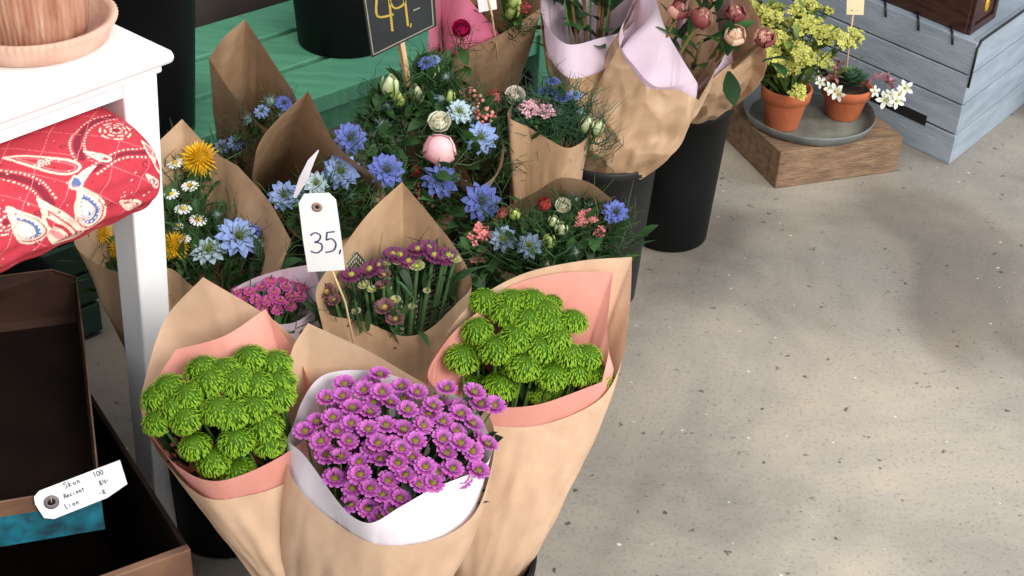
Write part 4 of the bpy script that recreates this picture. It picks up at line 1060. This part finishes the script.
# its tag
A = [(34,497),(39,491),(120,460),(127.5,484),(107,498),(54,519),(44,518),(35,504)]
c0 = FY @ V((-.05, -.012, TH*.78)); Nn = (CAM-c0).normalized()*.45 + (tfx.cross(V((0, 0, 1)))*-1 if False else -tdx)*.75; Nn.normalize()
def onp(x, y):
    d = ray(x, y); t = (c0-CAM).dot(Nn)/d.dot(Nn); return CAM+d*t
tgp = [onp(x, y) for x, y in A]
tt = thing('price_tag', tgp[5], 'white handwritten luggage tag hanging on the turquoise tray front', 'price tag')
build('card', plate(tgp[::-1], Nn, .0008), 'tag', tt, smooth=False)
ce = onp(51.5, 502); px = depth(ce)/F
build('eyelet', ring(ce, Nn, 3*px, 7.6*px, .0008), 'eyelet_grey', tt)
ex = (tgp[2]-tgp[1]).normalized(); ey = Nn.cross(ex).normalized()
build('eyelet_hole', plate([ce+(ex*math.cos(k*PI/8)*4+ey*math.sin(k*PI/8)*3.2)*px+Nn*.0009 for k in range(16)], Nn, .0003), 'dark', tt)
mb = MB()
for txt, x, y, h in (('Skon', 65, 488.5, 6.5), ('100', 94, 477.5, 5.5), ('Ancient', 64.5, 498.5, 5.2), ('B4-', 100.5, 485.5, 5.2), ('Lion', 66, 508.5, 5.5), ('-8,', 100, 495.5, 5)):
    w_ = writing(txt, onp(x, y), ex*h*px, ey*h*px, .75*px, Nn, .66 if len(txt) < 5 else .6); mb.add(w_.v, w_.f)
build('writing', mb, 'ink', tt)
mb = MB(); mb.tube([ce+Nn*.0015, ce+V((0, 0, .012))+tdx*.004, FY @ V((-.062, .001, TH+.003))], .0007, 6); build('string', mb, 'stick', tt)

# ------------------------------------------------------------------ green bench
bn = thing('garden_bench', FB @ V((-.1, .15, 0)), 'green painted slatted bench behind the bouquets', 'bench')
def bslat(y0, y1, x0=-.5, x1=.75): panel('slat', (x0, y0, .262), (x1, y1, .30), 'green_paint', bn, FB, .003)
g1 = FB.inverted() @ Z(284, 71, .30); w1 = g1.y
bslat(0, w1-.006); bslat(w1+.012, w1*2+.01); bslat(w1*2+.028, w1*3+.02)
for x in (-.46, .66):
    panel('leg', (x, .02, 0), (x+.05, .07, .262), 'green_paint', bn, FB); panel('leg', (x, w1*3-.06, 0), (x+.05, w1*3-.01, .262), 'green_paint', bn, FB)
panel('rail', (-.46, .03, .2), (.66, .05, .26), 'green_paint', bn, FB, 0)
# dark green crate under the yellow bouquet
gc_ = Z(92, 322, .08) + BN*.06; FG = frame((gc_.x, gc_.y, 0), BD)
gr = thing('wooden_crate', FG @ V((-.12, .12, 0)), 'dark green slatted crate in shadow behind the rusty tray', 'crate')
for k in range(3):
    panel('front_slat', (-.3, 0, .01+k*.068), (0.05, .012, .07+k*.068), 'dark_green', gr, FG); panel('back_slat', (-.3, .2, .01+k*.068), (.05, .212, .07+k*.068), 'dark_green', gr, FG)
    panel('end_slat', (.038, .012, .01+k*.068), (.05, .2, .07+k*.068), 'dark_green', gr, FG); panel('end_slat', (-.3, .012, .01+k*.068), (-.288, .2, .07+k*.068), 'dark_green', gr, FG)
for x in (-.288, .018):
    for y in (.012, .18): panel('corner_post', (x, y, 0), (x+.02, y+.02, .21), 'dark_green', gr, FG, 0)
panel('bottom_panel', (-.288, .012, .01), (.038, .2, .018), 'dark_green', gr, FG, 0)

# ------------------------------------------------------------------ grey crate at right
KC = Z(949, 165, 0)
kr = V((math.cos(math.radians(53)), math.sin(math.radians(53)), 0)); kl = V((math.cos(math.radians(131)), math.sin(math.radians(131)), 0))
FK = Matrix((kr, kl, V((0, 0, 1)))).transposed().to_4x4(); FK.translation = KC
ck = thing('wooden_crate', FK @ V((.2, .3, 0)), 'grey-blue painted wooden crate with dark wooden box on top', 'crate')
KH = .305; KW = .46; KL = .72; th = .014
zs = [(0, .074), (.082, .150), (.154, .224), (.228, KH)]
for i, (z0, z1) in enumerate(zs):
    if i == 1: 
        panel('front_slat', (0, 0, z0-.003), (th, KL, z1), 'crate', ck, FK)
    else: panel('front_slat', (0, 0, z0), (th, KL, z1), 'crate', ck, FK)
    panel('side_slat', (th+.001, 0, z0 if i != 1 else .078), (KW, th, z1), 'crate', ck, FK); panel('side_slat', (th, KL-th, z0), (KW, KL, z1), 'crate', ck, FK); panel('back_slat', (KW-th, th, z0), (KW, KL-th, z1), 'crate', ck, FK)
panel('corner_batten', (th+.001, th+.001, 0), (.035, .035, KH-.01), 'dark', ck, FK, 0)
panel('bottom_panel', (th, th, .005), (KW-th, KL-th, .015), 'dark', ck, FK, 0)
panel('top_panel', (th, th, KH-.016), (KW-th, KL-th, KH-.004), 'crate', ck, FK, 0)
# slot: a dark strip on the lower front stands in for the shaded opening
q0 = FK.inverted() @ Z(935, 128, .09); 
mb = MB(); mb.box((-.0006, .085, .066), (.004, .42, .092), mat=FK); build('hand_slot', mb, 'dark', ck, smooth=False)
for y in (.06, .155, .25, .345, .44):
    mb = MB(); mb.tube([FK @ V((-.003, y, KH-.022)), FK @ V((-.003, y+.004, KH-.004)), FK @ V((.004, y+.01, KH+.003)), FK @ V((.016, y+.02, KH+.004)), FK @ V((.04, y+.035, KH+.002))], .0028, 7); build('wire_hook', mb, 'wire', ck)
mb = MB(); mb.tube([FK @ V((.0, -.003, .2)), FK @ V((-.001, -.004, KH-.01)), FK @ V((.02, -.002, KH+.003)), FK @ V((.12, -.003, KH+.004)), FK @ V((.3, -.003, KH+.004)), FK @ V((.44, -.003, KH+.004))], .003, 7); build('wire_edge', mb, 'wire', ck)
# dark box on it
kb = FK @ V((.03, .045, KH-.004+.0005))
FX = FK.copy(); FX.translation = kb
bx = thing('wooden_chest', FX @ V((.09, .2, 0)), 'dark stained wooden box with brass keyhole plate on the grey crate', 'box')
panel('body', (0, 0, 0), (.15, .5, .16), 'box_wood', bx, FX, .004)
panel('end_panel', (.022, -.004, .02), (.13, .0, .14), 'box_wood', bx, FX, .002)
for (x0, x1, z0, z1) in ((.004, .022, .0, .16), (.13, .148, 0, .16), (.022, .13, .0, .016), (.022, .13, .144, .16)): panel('frame_moulding', (x0, -.009, z0), (x1, 0, z1), 'box_wood', bx, FX, .002)
mb = MB(); q = FX @ Matrix.Translation((.082, -.0045, .05)) @ Matrix.Rotation(PI/2, 4, 'X')
mb.lathe([(.001, .003), (.009, .003), (.011, .0)], 20, mat=q @ Matrix.Diagonal((.9, 1.5, 1, 1))); mb.lathe([(.001, .0034), (.005, .0034), (.006, 0)], 16, mat=FX @ Matrix.Translation((.09, -.0045, .07)) @ Matrix.Rotation(PI/2, 4, 'X')); build('keyhole_plate', mb, 'brass', bx)
# second crate far right
e_ = Z(1020, 96, 0); FE = FK.copy(); FE.translation = e_ + kr*.02
c2 = thing('wooden_crate', FE @ V((.15, -.1, 0)), 'grey wooden crate at the right edge behind the larger crate', 'crate')
for i in range(3): panel('front_slat', (0, -.3, .004+i*.075), (.014, .0, .072+i*.075), 'crate', c2, FE); panel('side_slat', (.015, -.014, .004+i*.075), (.3, 0, .072+i*.075), 'crate', c2, FE); panel('back_slat', (.286, -.3, .004+i*.075), (.3, -.015, .072+i*.075), 'crate', c2, FE)
panel('bottom_panel', (.014, -.3, .0), (.286, -.014, .012), 'crate', c2, FE, 0)

# ------------------------------------------------------------------ block, tray, pots
b0 = Z(775, 189, 0); rd = V((.93, .36, 0)).normalized(); BH = .092
FW = frame(b0, rd)
mb = MB()
mb.box((0, 0, 0), (.315, .045, BH), mat=FW); mb.box((0, .047, 0), (.315, .14, BH-.001), mat=FW); mb.box((0, .142, 0), (.315, .27, BH-.0005), mat=FW)
o = build('wooden_plinth', mb, 'old_wood', smooth=False, bevel=.003); tag(o, 'low weathered wooden block on the concrete under the zinc tray', 'plinth')
ctr = V((.648, 3.06, 0)); ctr = Z(808, 116, BH+.006)
mb = MB(); rp = lambda a, i: (.004*math.cos(a*60) if i in (3, 4) else 0)
zt = thing('zinc_tray', (ctr.x, ctr.y, BH), 'round galvanised zinc tray on the wooden block', 'tray')
Wz = WM[zt.name]
mb.lathe([(.132, .002), (.138, .001), (.142, .006), (.149, .024), (.152, .026), (.153, .023), (.144, .003), (.138, 0), (.13, .0)], 240, rip=rp); build('tray_rim', mb, 'zinc', zt, world=Wz)
mb = MB(); mb.lathe([(.001, .003), (.06, .003), (.134, .0025), (.134, .0), (.001, 0)], 64); build('tray_floor', mb, 'zinc_floor', zt, world=Wz)
tzp = BH+.0035
def pot(c, R, h, label):
    p = thing('terracotta_pot', (c.x, c.y, tzp), label, 'flower pot'); W = WM[p.name]
    mb = MB(); mb.lathe([(.001, 0), (R*.62, 0), (R*.66, .003), (R*.86, h*.68), (R*.88, h*.7), (R*.96, h*.71), (R, h*.97), (R*.97, h), (R*.9, h), (R*.84, h*.75), (.001, h*.75)], 56)
    build('pot_body', mb, 'terra', p, world=W)
    mb = MB(); mb.lathe([(.001, h*.9), (R*.5, h*.89), (R*.89, h*.86)], 30); build('soil', mb, 'soil', p, world=W)
    return p
p1c = Z(781, 125, tzp); p1 = pot(p1c, .058, .098, 'left terracotta pot on zinc tray, with bushy yellow flowering plant')
top1 = V((p1c.x, p1c.y, tzp+.085))
mb = MB(); ends = []
for i in range(80):
    a = random.uniform(0, 2*PI); e = random.uniform(.05, 1.0)
    d = V((math.cos(a)*e*.95-.28, math.sin(a)*e*.7, 1)).normalized(); L = random.uniform(.11, .23)*(1-.1*e)
    P = top1+V((d.x*.05, d.y*.05, 0))+d*L; ends.append((P, d)); mb.tube([top1+V((math.cos(a), math.sin(a), 0))*.02, top1+d*L*.5+V((d.x*.03, d.y*.03, 0)), P], [.002, .0018, .001], 5, lc(84, 110, 50), False)
build('stems', mb, 'leaf', p1)
mb = MB()
for i in range(420):
    P, d = random.choice(ends); t = random.uniform(.25, 1); Q = top1*(1-t)+P*t + V((random.gauss(0, .02), random.gauss(0, .02), random.gauss(0, .018)))
    if Q.z < top1.z-.01: Q.z = top1.z+.01
    ax = (d+V((random.gauss(0, .8), random.gauss(0, .8), random.gauss(0, .5)))).normalized(); g = random.uniform(.6, 1.25)
    mb.petal(random.uniform(.02, .034), random.uniform(.01, .016), 0, .2, -.4, 0, 0, 4, .5, .2, tuple(v*g*.8 for v in lc(78, 104, 44)), tuple(v*g for v in lc(120, 142, 66)), mat=Matrix.Translation(Q) @ ax.to_track_quat('X', 'Z').to_matrix().to_4x4(), base=.3)
build('foliage', mb, 'leaf', p1)
for i, (P, d) in enumerate(ends): head(p1, 'yellow', P, random.uniform(.045, .06), d+V((0, -.25, .1)), None, stem=False)
for i in range(16):
    P, d = random.choice(ends); Q = top1*.35+P*.65+V((random.gauss(0, .03), random.gauss(0, .02)-.015, random.gauss(0, .02))); head(p1, 'yellow', Q, .045, d+V((0, -.6, 0)), None, stem=False)
p2c = Z(842, 115, tzp); p2 = pot(p2c, .059, .078, 'right terracotta pot on zinc tray, with succulent and white star flowers')
top2 = V((p2c.x, p2c.y, tzp+.068))
mb = MB()
for i in range(46):
    f = i/46; az = i*2.39996; e = 1.35-1.25*f
    mb.petal(.016+.036*f, .014+.008*f, az, e, e+.35, .004, .004+.02*(1-f), 4, .8, .35, lc(50, 78, 54), lc(96, 128, 98), mat=Matrix.Translation(top2+V((.004, .0, .006))), base=.6)
build('succulent_rosette', mb, 'leaf', p2)
def flowerstalk(pts, c, leaves, blooms):
    mb = MB(); P = [top2+V(p) for p in pts]; mb.tube(P, .0022, 6, lc(*c))
    for k in range(leaves):
        t = random.uniform(.3, 1)*(len(P)-1); i = min(int(t), len(P)-2); Q = P[i].lerp(P[i+1], t-i)
        ax = V((random.gauss(0, 1), random.gauss(0, 1), random.gauss(.2, .8))).normalized()
        mb.petal(.02, .008, 0, .2, .1, 0, 0, 3, .8, .3, lc(*c), lc(200, 150, 150) if k % 2 else lc(150, 110, 100), mat=Matrix.Translation(Q) @ ax.to_track_quat('X', 'Z').to_matrix().to_4x4(), base=.5)
    o = build('flower_stalk', mb, 'leaf', p2)
    for b in blooms: head(p2, 'star', top2+V(b[:3]), b[3], V((random.gauss(.3, .3), -1, .5)), None, stem=False)
flowerstalk([(.02, -.01, 0), (.05, -.02, .04), (.08, -.025, .04), (.1, -.03, .015)], (160, 96, 110), 18, [(.082, -.04, -.006, .044), (.112, -.035, .008, .042), (.105, -.05, -.002, .038), (.124, -.03, .022, .04), (.055, -.035, .012, .03), (.09, -.045, .012, .028)])
flowerstalk([(-.02, -.01, 0), (-.038, -.02, .04), (-.042, -.03, .055)], (150, 110, 100), 16, [(-.036, -.045, .012, .04), (-.05, -.04, .016, .034), (-.028, -.05, .006, .034)])
flowerstalk([(-.02, .0, 0), (-.03, -.0, .04), (-.026, .0, .07)], (156, 116, 110), 14, [(-.07, -.03, .025, .03), (-.078, -.02, .035, .028)])
flowerstalk([(-.03, -.01, 0), (-.05, -.02, .02), (-.07, -.025, .04)], (140, 120, 96), 8, [])
# its price tag
Yp = p2c.y-.005
T = lambda x, y: YD(x, y, Yp)
tg = thing('price_tag', T(847, 66), 'small cream card tag reading 60 on a thin stick in the succulent pot', 'price tag')
build('card', plate([T(847,-9), T(846.5,14.5), T(863.5,15), T(865,-9)], V((0, -1, 0)), .001), 'cream_tag', tg, smooth=False)
px = depth(T(855, 5))/F
build('writing', writing('60-', T(849.5,10.5), RT*9.5*px, UP*9.5*px, .9*px, V((0, -1, 0)), .55), 'ink_brown', tg)
mb = MB(); mb.tube([T(854,8)+V((0, .0025, 0)), T(850,40)+V((0, .0025, 0)), T(846.5,72)+V((0, .0, -.015))], .0022, 8); build('stick', mb, 'stick', tg)

# ------------------------------------------------------------------ light
w = bpy.data.worlds.new('world'); sc.world = w; w.use_nodes = True
nt = w.node_tree; bg = nt.nodes['Background']
bg.inputs[0].default_value = (.86, .93, 1, 1); bg.inputs[1].default_value = .78
def area(name, loc, tgt, size, sy, power, c):
    ld = bpy.data.lights.new(name, 'AREA'); ld.shape = 'RECTANGLE'; ld.size = size; ld.size_y = sy; ld.energy = power; ld.color = c
    o = bpy.data.objects.new(name, ld); col.objects.link(o); o.location = loc
    o.rotation_euler = (V(tgt)-V(loc)).to_track_quat('-Z', 'Y').to_euler(); return o
area('shop_window_light', (2.1, -1.0, 2.7), (0, 2.1, .2), 2.2, 1.8, 180, (1, .95, .88))
area('door_light', (3.4, 2.2, 1.8), (.4, 2.3, .2), 1.6, 2.0, 60, (.9, .95, 1))
area('overhead_fill', (-.6, 1.9, 2.75), (-.3, 2.3, .3), 1.4, 1.0, 26, (1, .96, .9))  # unseen overhead fill, added to brighten the dark back rows
sc.view_settings.view_transform = 'Standard'
sc.view_settings.look = 'None'
sc.view_settings.exposure = 0.0
